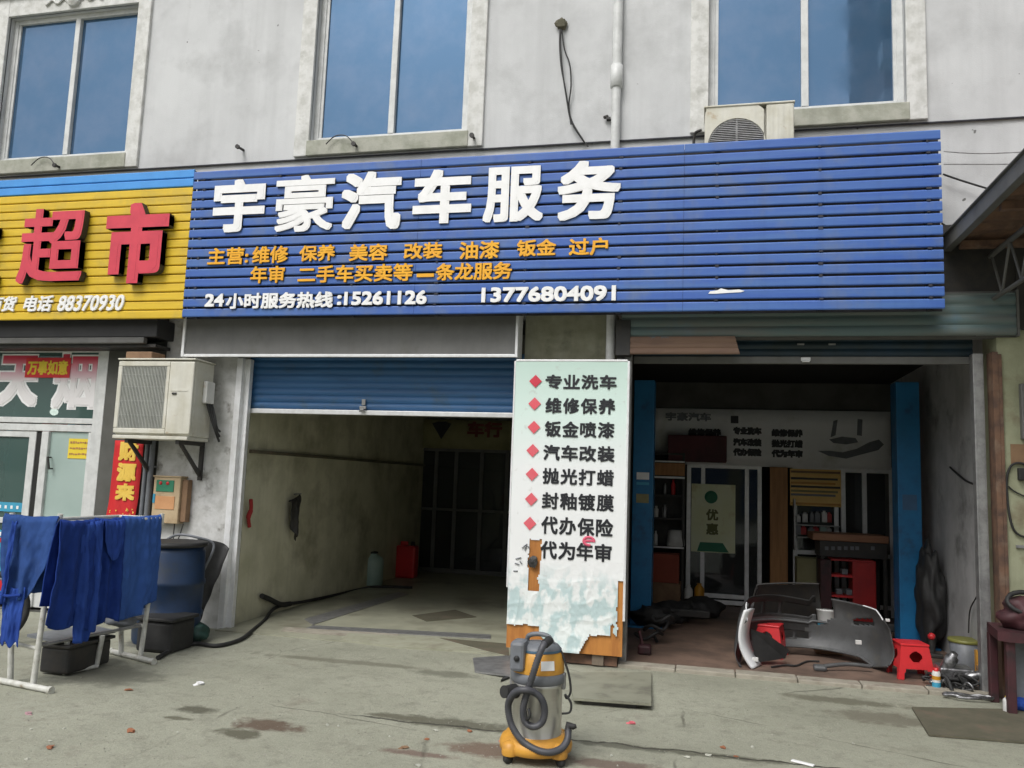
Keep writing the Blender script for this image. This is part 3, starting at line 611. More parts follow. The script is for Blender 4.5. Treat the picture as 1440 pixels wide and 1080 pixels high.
# ------------------------------------------------------------------ standing service board in front of the centre pillar
def board():
    Yb = 7.20; t = thing('service_board', 'tall pale board listing car services in black, its torn vinyl baring orange plywood', 'sign board', (-1.17, Yb, 0))
    x0, x1 = -1.685, -.668; zt = 2.635
    b = B(); b.box(x0 + .004, x1 - .004, Yb + .012, Yb + .034, .105, zt - .006)
    obj('plywood_panel', b, M['ply'], t)
    b = B(); b.box(x0 - .012, x0 + .004, Yb - .002, Yb + .045, .62, zt, .003); b.box(x1 - .004, x1 + .016, Yb - .002, Yb + .045, .40, zt, .003); b.box(x0 + .004, x1 - .004, Yb - .002, Yb + .045, zt - .004, zt + .014, .003)
    obj('edge_strip', b, M['alu'], t)
    for x in (-1.45, -.88):
        b = B(); b.box(x - .05, x + .05, Yb + .036, Yb + .10, 0.012, .5, .004); obj('leg', b, mat('grey_timber', (.20, .16, .12), None, 7, .8, stretch=(5, 5, .6)), t)
    b = B(); b.box(x0 + .05, x1 - .05, Yb + .06, Yb + .09, .012, .09); obj('foot_rail', b, M['rust'], t)
    # vinyl skin
    NX, NZ_ = 90, 230
    def hole(px, pz):
        w = .016 * NZ.noise(V((px * 9, pz * 9, 2))) + .008 * NZ.noise(V((px * 30, pz * 30, 5)))
        X, Z = px + w, pz + w
        u = (X - x0) / (x1 - x0)
        if .175 < u < .282 and .60 < Z < 1.045 and not (.29 > u > .27 and Z < .75): return True
        bot = .305 if u < .285 else (.11 if u < .66 else .275 + (.20 if u > .965 else 0))
        if .285 <= u < .36: bot = .27 - (u - .285) * 2.0
        if .60 < u < .74: bot = .10 + max(0, (u - .63)) * 1.75
        if Z < bot: return True
        if u > .955 and Z < .74: return True
        if .90 < u < .925 and Z < .36: return True
        return False
    b = B(); idx = {}
    def vert(i, j):
        if (i, j) in idx: return idx[(i, j)]
        px = x0 + .004 + (x1 - x0 - .008) * i / NX; pz = .11 + (zt - .115) * j / NZ_
        k = max(0, min(1, (.98 - pz) / .35)); q = V((px, 0, pz))
        def rd(fx, fz, sd): return (1 - min(1, abs(NZ.noise(V((px * fx + pz * fz * .35, pz * fz - px * fx * .2, sd)))) * 3.2)) ** 1.6
        crumple = .005 * rd(7, 2.2, 1) + .003 * rd(3.5, 6, 4) + .0015 * rd(14, 9, 7) + .0015 * NZ.noise(V((px * 34, pz * 30, 2)))
        y = Yb + .004 - .003 * NZ.noise(V((px * 3, pz * 2, 7))) - k * crumple - .002
        if pz < .35: y -= (.35 - pz) * .10
        b.v.append(V((px, min(y, Yb + .008), pz))); idx[(i, j)] = len(b.v) - 1; return idx[(i, j)]
    for i in range(NX):
        for j in range(NZ_):
            if hole(x0 + (x1 - x0) * (i + .5) / NX, .11 + (zt - .115) * (j + .5) / NZ_): continue
            b.f.append([vert(i, j), vert(i + 1, j), vert(i + 1, j + 1), vert(i, j + 1)]); b.mi.append(0); b.sm.append(False)
    m = bpy.data.materials.new('printed_vinyl'); m.use_nodes = True; tr = m.node_tree; N = tr.nodes; L = tr.links
    p = N['Principled BSDF']; p.inputs['Roughness'].default_value = .38
    tc = N.new('ShaderNodeTexCoord'); sp = N.new('ShaderNodeSeparateXYZ'); L.new(tc.outputs['Object'], sp.inputs[0])
    r = N.new('ShaderNodeValToRGB'); mr = N.new('ShaderNodeMapRange'); mr.inputs[1].default_value = .1; mr.inputs[2].default_value = 2.65; L.new(sp.outputs[2], mr.inputs[0]); L.new(mr.outputs[0], r.inputs[0])
    e = r.color_ramp.elements; e[0].position = 0; e[0].color = (.70, .76, .74, 1); e[1].position = 1; e[1].color = (.52, .68, .61, 1)
    for q, c in ((.3, (.80, .81, .81, 1)), (.62, (.80, .82, .82, 1)), (.8, (.66, .79, .74, 1))): x = r.color_ramp.elements.new(q); x.color = c
    n = N.new('ShaderNodeTexNoise'); n.inputs['Scale'].default_value = 5; n.inputs['Detail'].default_value = 4; mp = N.new('ShaderNodeMapping'); mp.inputs['Scale'].default_value = (1.6, 1, 1.1); L.new(tc.outputs['Object'], mp.inputs[0]); L.new(mp.outputs[0], n.inputs['Vector'])
    a = N.new('ShaderNodeMapRange'); a.inputs[1].default_value = .47; a.inputs[2].default_value = .55; L.new(n.outputs[0], a.inputs[0])
    zz = N.new('ShaderNodeMapRange'); zz.inputs[1].default_value = .86; zz.inputs[2].default_value = .62; zz.inputs[4].default_value = .75; L.new(sp.outputs[2], zz.inputs[0])
    mu = N.new('ShaderNodeMath'); mu.operation = 'MULTIPLY'; L.new(a.outputs[0], mu.inputs[0]); L.new(zz.outputs[0], mu.inputs[1])
    mx = N.new('ShaderNodeMix'); mx.data_type = 'RGBA'; L.new(mu.outputs[0], mx.inputs[0]); L.new(r.outputs[0], mx.inputs[6]); mx.inputs[7].default_value = (.40, .55, .56, 1)
    n2 = N.new('ShaderNodeTexNoise'); n2.inputs['Scale'].default_value = 13; n2.inputs['Detail'].default_value = 9; L.new(tc.outputs['Object'], n2.inputs['Vector'])
    a2 = N.new('ShaderNodeMapRange'); a2.inputs[1].default_value = .62; a2.inputs[2].default_value = .78; a2.inputs[4].default_value = .6; L.new(n2.outputs[0], a2.inputs[0])
    mx2 = N.new('ShaderNodeMix'); mx2.data_type = 'RGBA'; L.new(a2.outputs[0], mx2.inputs[0]); L.new(mx.outputs[2], mx2.inputs[6]); mx2.inputs[7].default_value = (.42, .41, .38, 1)
    L.new(mx2.outputs[2], p.inputs['Base Color'])
    obj('vinyl_skin', b, m, t)
    Yt = Yb - .0055
    for s, bx in (('专业洗车', (767, 867, 527, 547)), ('维修保养', (767, 865, 560, 582)), ('钣金喷漆', (766, 864, 593, 615)), ('汽车改装', (764, 864, 626.5, 648.5)), ('抛光打蜡', (763, 863, 659.5, 682)), ('封釉镀膜', (762, 863, 694, 717.5)), ('代办保险', (761, 862, 728, 753)), ('代为年审', (760, 860, 763, 788))):
        b = B()
        x0_, x1_, z0_, z1_ = pbox(*bx, Yt); cw = (x1_ - x0_) / 4.28; 
        for i, ch in enumerate(s):
            xa = x0_ + i * (x1_ - x0_ - cw) / 3
            zz0 = z0_ + (at(bx[0], bx[3], Yt).z - at((bx[0] + bx[1]) / 2, bx[3], Yt).z) * (1.5 - i) / 1.5 * 0
            write(b, ch, xa, xa + cw, zz0, zz0 + (z1_ - z0_), Yt, .003, .0040)
        for v in b.v: v.z += .0
        obj('lettering_row', b, M['black'], t)
    for cx, cy in ((753, 536), (751.7, 567.7), (750.7, 600.7), (749, 633.5), (748, 667), (747, 702), (745, 736)):
        c = at(cx, cy, Yt); r_ = .058; b = B(); b.prism([V((c.x - r_, Yt, c.z)), V((c.x, Yt, c.z - r_)), V((c.x + r_, Yt, c.z)), V((c.x, Yt, c.z + r_))], (0, 0, 0), (0, .002, 0))
        obj('diamond', b, M['red'] if cy < 540 else mat('faded_red_print', (.72, .10, .13), (.66, .14, .17), 5, .5), t)
    c = at(828, 761, Yt); b = B(); b.tube([V((c.x + .046 * cos(k * .35 - .2), Yt - .001, c.z + .034 * sin(k * .35 - .2))) for k in range(16)], .013, 6); b.rod((c.x - .045, Yt - .001, c.z), (c.x + .044, Yt - .001, c.z + .004), .010)
    for v in b.v: v.y = Yt + .001 + (v.y - Yt) * .15
    obj('pink_ring', b, mat('pink_print', (.75, .12, .2), None, 5, .6), t)
    b = B()
    for (ax, ay, bx_, by_) in ((734, 771, 741, 765), (741, 765, 738, 774), (725, 786, 733, 784), (724, 792, 730, 794), (731, 789, 734, 793), (722, 803, 728, 803), (742, 768, 745, 771)):
        b.rod(at(ax, ay, Yt - .002), at(bx_, by_, Yt - .002), .005, 6)
    obj('scrawl', b, M['greyplastic'], t)
    c = at(749, 790, Yb - .02); b = B(); b.blob(c, .045, 3, .5, 2, (1, .35, 1.1)); obj('tape_scrap', b, M['blacksteel'], t)
board()

# ================================================================== FIXTURES ON THE WALL
def spline(pts, n=6):
    pts = [V(p) for p in pts]; out = []
    for i in range(len(pts) - 1):
        p0, p1, p2, p3 = pts[max(i - 1, 0)], pts[i], pts[i + 1], pts[min(i + 2, len(pts) - 1)]
        for k in range(n):
            t = k / n; out.append(.5 * ((2 * p1) + (p2 - p0) * t + (2 * p0 - 5 * p1 + 4 * p2 - p3) * t * t + (3 * p1 - p0 - 3 * p2 + p3) * t ** 3))
    out.append(pts[-1]); return out
# air conditioner standing behind the top edge of the blue sign
def ac_small():
    t = thing('air_conditioner', 'small rusty outdoor air conditioner with round fan half hidden behind the blue sign', 'air conditioner', (.35, 7.25, 4.36))
    x0, x1, y0, y1, z0, z1 = -.03, .72, 7.11, 7.41, 4.38, 4.885
    c = at(1036, 203, 7.1); R_ = .245
    b = B()
    # front panel with a round opening
    n = 40; ring = [V((c.x + R_ * cos(2 * pi * k / n), y0, c.z + R_ * sin(2 * pi * k / n))) for k in range(n)]
    def sq(k):
        a = 2 * pi * k / n; dx, dz = cos(a), sin(a); f = min((((.50 + x0) - c.x) if dx > 0 else (x0 - c.x)) / dx if abs(dx) > 1e-6 else 9, ((z1 - c.z) if dz > 0 else (z0 - c.z)) / dz if abs(dz) > 1e-6 else 9)
        return V((c.x + dx * f, y0, c.z + dz * f))
    out = [sq(k) for k in range(n)]
    rin = [p + V((0, .05, 0)) for p in ring]
    b.add(ring + out + rin, [(k, (k + 1) % n, n + (k + 1) % n, n + k) for k in range(n)] + [(k, 2 * n + k, 2 * n + (k + 1) % n, (k + 1) % n) for k in range(n)])
    b.box(x0, x1, y0 + .052, y1, z0, z1, .012); b.box(x0 + .52, x1, y0 - .002, y0 + .05, z0, z1, .012)
    b.box(x0 - .008, x1 + .008, y0 - .01, y1 + .008, z1 + .001, z1 + .018, .006)
    for i in range(4): b.box(x0 + .56 + i * .045, x0 + .575 + i * .045, y0 - .006, y0 - .002, z0 + .05, z1 - .03)
    obj('casing', b, M['acwhite'], t)
    b = B(); b.lathe([(.0, 0), (R_ - .004, 0), (R_ - .004, .004), (0, .004)], (c.x, y0 + .047, c.z), 36, (0, 1, 0)); obj('fan_opening', b, M['dark'], t)
    b = B()
    for i in range(-14, 15):
        z = c.z + i * .0165; w = math.sqrt(max(0, R_ ** 2 - (i * .0165) ** 2))
        if w > .03: b.box(c.x - w + .003, c.x + w - .003, y0 + .004, y0 + .009, z - .0028, z + .0028)
    b.box(c.x - .008, c.x + .008, y0 + .009, y0 + .016, c.z - R_ + .005, c.z + R_ - .005); b.lathe([(0, -.002), (.04, -.002), (.045, .012), (0, .012)], (c.x, y0 + .003, c.z), 20, (0, 1, 0))
    obj('fan_grille', b, M['steel'], t)
    for x in (x0 + .06, x1 - .1): 
        b = B(); b.box(x, x + .04, y0 - .02, YW + .02, z0 - .045, z0 - .003); b.rod((x + .02, y0 + .02, z0 - .04), (x + .02, YW + .02, z0 - .3), .014); obj('bracket', b, M['blacksteel'], t)
    b = B(); b.box(x0 - .16, x0 - .012, YW - .07, YW + .01, 4.60, 4.65, .006); b.tube(spline([(x0 - .10, YW - .03, 4.66), (x0 - .09, YW - .05, 4.78), (x0 - .03, YW - .08, 4.80)]), .014, 6); obj('pipe_stub', b, M['blacksteel'], t)
ac_small()
def ac_large():
    t = thing('air_conditioner', 'large outdoor air conditioner with square grille on iron brackets above the red couplet', 'air conditioner', (-5.3, 7.2, 1.83))
    x0, x1, y0, y1, z0, z1 = -5.70, -4.845, 7.0, 7.34, 1.86, 2.605; xg = -5.115
    b = B(); b.box(x0, x1, y0 + .03, y1, z0, z1, .015)
    b.box(xg, x1, y0, y0 + .03, z0 + .02, z1 - .012, .012); b.box(x0, xg, y0, y0 + .03, z1 - .062, z1 - .012, .008); b.box(x0, xg, y0, y0 + .03, z0 + .02, z0 + .07, .008)
    b.box(x0, x0 + .045, y0, y0 + .03, z0 + .0705, z1 - .0625, .006); b.box(xg - .035, xg - .001, y0 + .001, y0 + .03, z0 + .0705, z1 - .0625, .006)
    b.box(x0 - .01, x1 + .01, y0 - .008, y1 + .01, z1 + .001, z1 + .018, .006); b.box(x0 + .01, x1 - .01, y0 - .012, y1, z0 - .035, z0 - .001, .006)
    b.box(xg + .03, x1 - .05, y0 - .004, y0, z0 + .44, z0 + .452)
    obj('casing', b, M['acwhite'], t)
    b = B(); b.box(x0 + .045, xg - .035, y0 + .022, y0 + .029, z0 + .071, z1 - .063); obj('condenser', b, M['fins'], t)
    b = B()
    n = 30
    for i in range(n + 1):
        x = x0 + .05 + (xg - .04 - x0 - .05) * i / n; b.box(x - .003, x + .003, y0 + .004, y0 + .010, z0 + .071, z1 - .063)
    for z in (z0 + .2, z0 + .34, z0 + .48, z0 + .6): b.box(x0 + .046, xg - .036, y0 + .010, y0 + .016, z - .004, z + .004)
    obj('grille', b, mat('grey_grille_wire', (.42, .43, .40), None, 8, .5), t)
    b = B(); b.box(xg + .05, xg + .10, y0 - .012, y0, z0 + .405, z0 + .425, .004); obj('name_plate', b, M['blacksteel'], t)
    b = B(); b.box(x1 + .002, x1 + .05, y0 + .16, y1 - .04, z0 + .34, z0 + .56, .012); obj('valve_cover', b, M['acclean'], t)
    b = B()
    for k in range(3): b.tube(spline([(x1 + .03, y0 + .2 + k * .04, z0 + .36), (x1 + .06 + k * .01, y0 + .24 + k * .02, z0 + .22), (x1 + .10, y0 + .3, z0 + .05 + k * .03), (x1 + .06, y1 + .08, z0 - .02 + k * .05)]), .012, 6)
    obj('refrigerant_pipe', b, M['rubber'], t)
    for x in (-5.55, -4.98):
        b = B(); b.box(x - .02, x + .02, y0 + .02, YW - .002, z0 - .075, z0 - .036); b.prism([V((x - .012, y0 + .06, z0 - .076)), V((x - .012, y0 + .11, z0 - .076)), V((x - .012, YW - .004, z0 - .36)), V((x - .012, YW - .004, z0 - .41))], (0, 0, 0), (.024, 0, 0)); b.box(x - .02, x + .02, YW - .03, YW - .0025, z0 - .42, z0 - .076)
        obj('bracket', b, M['blacksteel'], t)
ac_large()
b = B(); b.box(-5.68, -5.38, 7.06, 7.28, 2.625, 2.70, .01); obj('flat_carton', b, M['cardboard'], None, 'flat brown carton lying on top of the large air conditioner', 'box')
# downpipe
t = thing('drain_pipe', 'white plastic drain pipe running down the upper wall behind the blue sign', 'pipe', (-.85, 7.39, 2.64))
b = B(); b.lathe([(.042, 2.64), (.042, 5.395)], (-.85, 7.395, 0), 16); b.lathe([(.046, 5.40), (.046, 9)], (-.85, 7.395, 0), 16); obj('pipe', b, M['pvc'], t)
b = B(); b.lathe([(.050, 5.28), (.058, 5.285), (.058, 5.50), (.050, 5.505)], (-.85, 7.395, 0), 18); obj('coupling', b, M['pvc'], t)
b = B(); b.box(-.94, -.90, 7.40, YW, 4.98, 5.0); b.rod((-.96, 7.41, 5.0), (-.93, 7.43, 5.02), .016); obj('pipe_clip', b, M['blacksteel'], t)
# cut cable bundle
t = thing('cable_bundle', 'bundle of cut black cables hanging from a dirty wall box beside the drain pipe', 'cable', (-1.4, 7.42, 4.7))
c = at(790, 33, 7.42); b = B(); b.blob(c, .055, 4, .6, 2, (1, .5, 1)); b.box(c.x - .04, c.x + .035, 7.395, YW, c.z - .045, c.z + .035, .006); obj('junction_box', b, M['mat'], t)
b = B()
for pts in (((789, 42), (788, 62), (791, 100), (797, 140), (803, 170), (818, 195), (827, 206)), ((790, 42), (794, 70), (801, 90), (803, 120), (800, 150), (805, 172), (822, 200)), ((788, 40), (787, 60), (789, 92), (795, 125), (799, 150), (803, 175))):
    b.tube(spline([at(x, y, 7.41 + .008 * math.sin(x)) for x, y in pts], 5), .0075, 6)
obj('cable', b, M['rubber'], t)
# pegs
for k, (px, py, dx, lab) in enumerate(((498, 203, -.28, 'rusty iron peg with a thin wire under the middle window sill'), (664, 191, .02, 'short black iron peg at the right end of the middle window sill'), (78, 233, -.30, 'rusty iron peg with bent wire on the left window sill'), (335, 207, 0, 'black bolt stub in the bare wall between left and middle windows'))):
    p = at(px, py, 7.35); b = B(); b.rod((p.x, 7.33, p.z), (p.x, YW + .01, p.z + .01), .014); b.lathe([(.024, -.01), (.024, .012)], (p.x, 7.335, p.z), 10, (0, 1, 0))
    if abs(dx) > .1: b.tube(spline([(p.x, 7.345, p.z), (p.x + dx * .35, 7.36, p.z + .10), (p.x + dx * .8, 7.37, p.z + .11), (p.x + dx * 1.15, 7.37, p.z + .03)]), .006, 5)
    obj('iron_peg', b, M['blacksteel'], None, lab, 'peg')
# wires running from the sign to the right
for k, (pts, lab) in enumerate((([(1327, 213), (1380, 216), (1460, 213)], 'thin wire along the right wall, topmost of the level wires'), ([(1327, 231), (1400, 231), (1460, 231)], 'thin wire along the right wall, just below the topmost wire'), ([(1326, 245), (1352, 254), (1391, 266)], 'slanting dark wire from the blue sign to the canopy edge'), ([(1324, 314), (1334, 319), (1345, 313), (1350, 309)], 'short bent wire end at the right edge of the blue sign'))):
    b = B(); b.tube(spline([at(x, y, 7.40) for x, y in pts], 4), .005 if k < 2 else .009, 5)
    obj('overhead_wire', b, M['rubber'] if k > 1 else M['steel'], None, lab, 'wire', 'wires on the right wall')
# couplet
t = thing('couplet_banner', 'long red paper couplet with gold characters below the large air conditioner', 'banner', (-5.81, 7.43, .93))
b = B(); x0, x1 = -6.01, -5.665
n = 14; vs = []
for i in range(n + 1):
    z = .93 + .89 * i / n
    for u in (0, .33, .66, 1): vs.append(V((x0 + (x1 - x0) * u + (.0 if i > 4 else -.004 * (4 - i)), 7.435 - .008 * abs(NZ.noise(V((u * 3, z * 4, 1)))) - (.03 * (1 - i / n) ** 3 if u in (0, 1) else 0), z)))
b.add(vs, [(4 * i + k, 4 * i + k + 1, 4 * i + k + 5, 4 * i + k + 4) for i in range(n) for k in range(3)], True)
obj('paper', b, M['paperred'], t, solid=.002)
b = B()
for ch, bx in (('财', (167, 194, 620, 648)), ('源', (164, 191, 651, 677)), ('来', (162, 189, 680, 704))): write(b, ch, *pbox(*bx, 7.42), 7.42, .003, .011)
obj('lettering', b, M['gold'], t)
random.seed(3); b = B()
for i in range(34):
    p = V((random.uniform(x0 + .02, x1 - .02), 7.418, random.uniform(.95, 1.12))); r_ = random.uniform(.006, .018); a = random.random() * 6
    b.prism([V((p.x + r_ * cos(a + k * 2.1) * random.uniform(.7, 1.5), 7.418, p.z + r_ * sin(a + k * 2.1) * random.uniform(.7, 1.5))) for k in range(3)], (0, 0, 0), (0, .002, 0))
obj('flower_print', b, M['gold'], t)
# conduits
b = B()
for x, r_ in ((-5.60, .022), (-5.535, .028)): b.tube(spline([(x, 7.40, .02), (x + .005, 7.40, 1.2), (x, 7.41, 1.86), (x - .02, 7.43, 2.6)]), r_, 8)
b.box(-5.64, -5.50, 7.41, YW + .004, .70, .72); b.box(-5.64, -5.50, 7.41, YW + .004, 1.55, 1.57)
obj('conduit', b, M['greyplastic'], None, 'pair of clamped grey conduits on the dark wall beside the couplet', 'pipe')
# meter box
t = thing('meter_box', 'tan electricity meter box with green window on the white pillar', 'meter box', (-5.25, 7.4, 1.0))
b = B(); b.box(-5.435, -5.13, 7.34, YW - .002, 1.0, 1.46, .008); b.box(-5.445, -5.12, 7.33, YW - .002, 1.46, 1.475, .004); obj('box', b, M['metertan'], t)
b = B(); b.box(-5.13, -5.065, 7.37, YW - .002, 1.02, 1.44, .006); obj('side_cover', b, M['cardboard'], t)
b = B(); b.box(-5.40, -5.20, 7.333, 7.339, 1.315, 1.43, .002); w = obj('meter_window', b, M['greenprint'], t)
b = B()
for x in (-5.35, -5.27): b.lathe([(0, 0), (.018, 0), (.018, .003), (0, .003)], (x, 7.329, 1.40), 12, (0, 1, 0))
obj('red_dot', b, M['redplastic'], w)
b = B(); b.box(-5.40, -5.18, 7.334, 7.339, 1.14, 1.27, .002); obj('warning_label', b, mat('orange_label', (.62, .32, .15), (.55, .27, .12), 8, .7), t)
b = B(); b.box(-5.43, -5.405, 7.334, 7.339, 1.20, 1.29); obj('blue_label', b, M['lblue'], t)
b = B(); b.tube(spline([(-5.1, 7.40, 1.0), (-5.13, 7.38, .85), (-5.2, 7.40, .7), (-5.15, 7.42, .5)]), .006, 5); b.tube(spline([(-5.2, 7.40, 1.0), (-5.18, 7.38, .82), (-5.12, 7.40, .72)]), .006, 5); obj('cable', b, M['rubber'], t)
# papers on the shop front
b = B(); x0, x1, z0, z1 = pbox(36, 99, 503, 531, 7.485); b.box(x0, x1, 7.484, 7.487, z0, z1)
t = thing('paper_notice', 'red paper strip with yellow characters stuck over the big window letters', 'notice', ((x0 + x1) / 2, 7.485, z0))
obj('paper', b, M['paperred'], t); b = B(); write(b, '万事如意', x0 + .03, x1 - .03, z0 + .03, z1 - .03, 7.481, .002, .005); obj('lettering', b, M['yellow'], t)
x0, x1, z0, z1 = pbox(96, 128, 617, 645, 7.495); t = thing('paper_notice', 'square yellow paper notice on the frosted shop window', 'notice', ((x0 + x1) / 2, 7.495, z0))
b = B(); b.box(x0, x1, 7.494, 7.498, z0, z1); obj('paper', b, M['yellow'], t)
b = B(); random.seed(5)
for r_ in range(3):
    x = x0 + .02
    while x < x1 - .03:
        w = random.uniform(.012, .03); zc = z1 - .04 - r_ * .055 * (z1 - z0) / .19; b.box(x, min(x + w, x1 - .015), 7.491, 7.4938, zc - random.uniform(.006, .014), zc + random.uniform(.004, .012)); x += w + .008
obj('print_lines', b, M['wood'], t)
x0, x1, z0, z1 = pbox(-30, 41, 706, 719, 7.505); t = thing('window_sticker', 'blue strip sticker on the left sliding door of the supermarket', 'sticker', ((x0 + x1) / 2, 7.505, z0))
b = B(); b.box(x0, x1, 7.504, 7.508, z0, z1); obj('sticker', b, M['lblue'], t)
b = B(); 
for i in range(8): x = x0 + .04 + i * (x1 - x0 - .05) / 8; b.box(x, x + .028, 7.501, 7.5038, (z0 + z1) / 2 - .018, (z0 + z1) / 2 + .016)
obj('print_marks', b, M['white'], t)
b = B(); p = at(2, 790, 7.44); b.box(p.x - .5, p.x + .06, 7.455, 7.465, p.z - .32, p.z + .33)
t = thing('poster', 'colourful poster leaning at the far left shop door', 'poster', (p.x - .2, 7.46, p.z - .32)); obj('sheet', b, M['lblue'], t)
b = B(); b.box(p.x - .5, p.x + .058, 7.45, 7.4545, p.z + .20, p.z + .25); b.box(p.x - .5, p.x + .058, 7.45, 7.4545, p.z - .3, p.z - .12); obj('red_band', b, M['paperred'], t)
b = B(); b.box(p.x - .5, p.x + .058, 7.45, 7.4545, p.z + .27, p.z + .31); obj('white_band', b, M['white'], t)
# lamp inside the supermarket
c = at(76, 579, 8.3); t = thing('hanging_lamp', 'lit round bulb hanging inside the supermarket window', 'lamp', (c.x, c.y, c.z - .05))
b = B(); b.blob(c, .045, 1, 0, 3); mb = bpy.data.materials.new('lit_bulb'); mb.use_nodes = True; pp = mb.node_tree.nodes['Principled BSDF']; pp.inputs['Emission Color'].default_value = (1, .97, .9, 1); pp.inputs['Emission Strength'].default_value = 14
obj('bulb', b, mb, t); b = B(); b.rod(c + V((0, 0, .04)), V((c.x, c.y, 2.97)), .006); obj('cord', b, M['rubber'], t)
# shelves of goods in the dark supermarket
t = thing('goods_shelf', 'dim shelf of packets inside the supermarket behind the glass', 'shelf', (-7.9, 9.2, .02))
b = B()
for z in (.4, .85, 1.3, 1.75, 2.2): b.box(-9.4, -6.4, 9.0, 9.4, z, z + .03)
for x in (-9.4, -7.9, -6.43): b.box(x, x + .03, 9.0, 9.4, .02, 2.2)
obj('rack', b, M['steel'], t); random.seed(11)
cols = [M['cardboard'], M['tealplastic'], M['redplastic'], M['lblue'], M['bottlewhite']]
for k in range(5):
    b = B()
    for z in (.43, .88, 1.33, 1.78):
        x = -9.3 + k * .1
        while x < -6.6:
            w = random.uniform(.1, .25); b.box(x, x + w, 9.05, 9.3, z + .001, z + random.uniform(.15, .35), .01); x += w + random.uniform(.3, .9)
    obj('packets', b, cols[k], t)['kind'] = 'stuff'

# ================================================================== LEFT YARD: laundry rack
def laundry():
    zt = 1.13; A, Bc, C, D = V((-4.86, 5.02, zt)), V((-4.47, 5.02, zt)), V((-4.44, 6.14, zt)), V((-4.83, 6.10, zt))
    t = thing('drying_rack', 'white pipe laundry rack draped with blue work clothes at the left', 'drying rack', (-4.65, 5.5, 0))
    r_ = .015
    b = B(); b.rod(A, Bc, r_); b.rod(Bc, C, r_); b.rod(C, D, r_); b.rod(D, A, r_)
    b.rod(A + V((0, 0, -.06)), A + V((0, 0, .06)), .018); b.rod(Bc + V((0, 0, -.06)), Bc + V((.02, 0, .07)), .018); b.rod(C + V((0, 0, -.05)), C + V((0, 0, .04)), .018)
    obj('top_frame', b, M['whitemetal'], t)
    for (tp, ft) in ((A, gnd(14, 960)), (Bc, gnd(46, 968)), (C, gnd(197, 928)), (D, gnd(170, 924))):
        b = B(); b.tube([V((ft.x, ft.y, .02)), V((ft.x * .6 + tp.x * .4, ft.y * .6 + tp.y * .4, zt * .5)), tp], [.021, .019, .017], 10); obj('leg', b, M['whitemetal'], t)
    for pa, pb, e in ((gnd(-22, 957), gnd(68, 975), 0), (gnd(158, 920), gnd(213, 934), 1)):
        b = B(); pa.z = pb.z = .022; b.rod(pa, pb, .022); d = (pb - pa).normalized(); b.rod(pa - d * .03, pa, .027); b.rod(pb, pb + d * .03, .027); obj('foot_bar', b, M['whitemetal'], t)
    f1, f2, f3, f4 = gnd(14, 960), gnd(46, 968), gnd(170, 924), gnd(197, 928)
    for pa, pb in ((f1, f2), (f3, f4)):
        b = B(); b.rod(V((pa.x, pa.y, .27)), V((pb.x, pb.y, .27)), .014); obj('rung', b, M['whitemetal'], t)
    b = B(); b.rod(V((f2.x + .01, f2.y, .29)), V((f4.x - .02, f4.y, .27)), .013); obj('rung', b, M['steel'], t)
    # low stand under the rack
    s = thing('low_stand', 'low white pipe stand with dark board top under the laundry rack', 'stand', (-4.4, 5.5, 0))
    g1, g2 = gnd(90, 950), gnd(135, 940); z2 = .25
    for g in (g1, g2):
        b = B(); b.rod(V((g.x, g.y, .02)), V((g.x + (.0 if g is g1 else .03), g.y, z2)), .02); obj('leg', b, M['whitemetal'], s)
    b = B(); b.rod(V((g1.x - .01, g1.y, .018)), V((g2.x + .01, g2.y, .018)), .016); obj('ground_rail', b, M['whitemetal'], s)
    b = B(); b.prism([V((g1.x - .02, g1.y - .1, z2)), V((g2.x + .05, g2.y + .12, z2)), V((g2.x - .30, g2.y + .25, z2)), V((g1.x - .36, g1.y + .0, z2))], (0, 0, 0), (0, 0, .02)); obj('board', b, M['greyplastic'], s)
    b = B(); b.box(-4.80, -4.55, 5.35, 5.80, .012, .20, .02); b.box(-4.82, -4.53, 5.33, 5.82, .20, .225, .008)
    obj('plastic_crate', b, M['blacksteel'], None, 'dark low plastic crate on the ground beneath the laundry rack', 'crate')
    b = B(); b.blob((-4.62, 5.95, .34), .12, 9, .5, 3, (1.1, .8, .62)); b.v = [V((p.x, p.y, p.z)) for p in b.v]
    obj('cloth_bundle', b, M['greyplastic'], None, 'grey rag bundle on the low stand behind the blue towel', 'rag')
laundry()
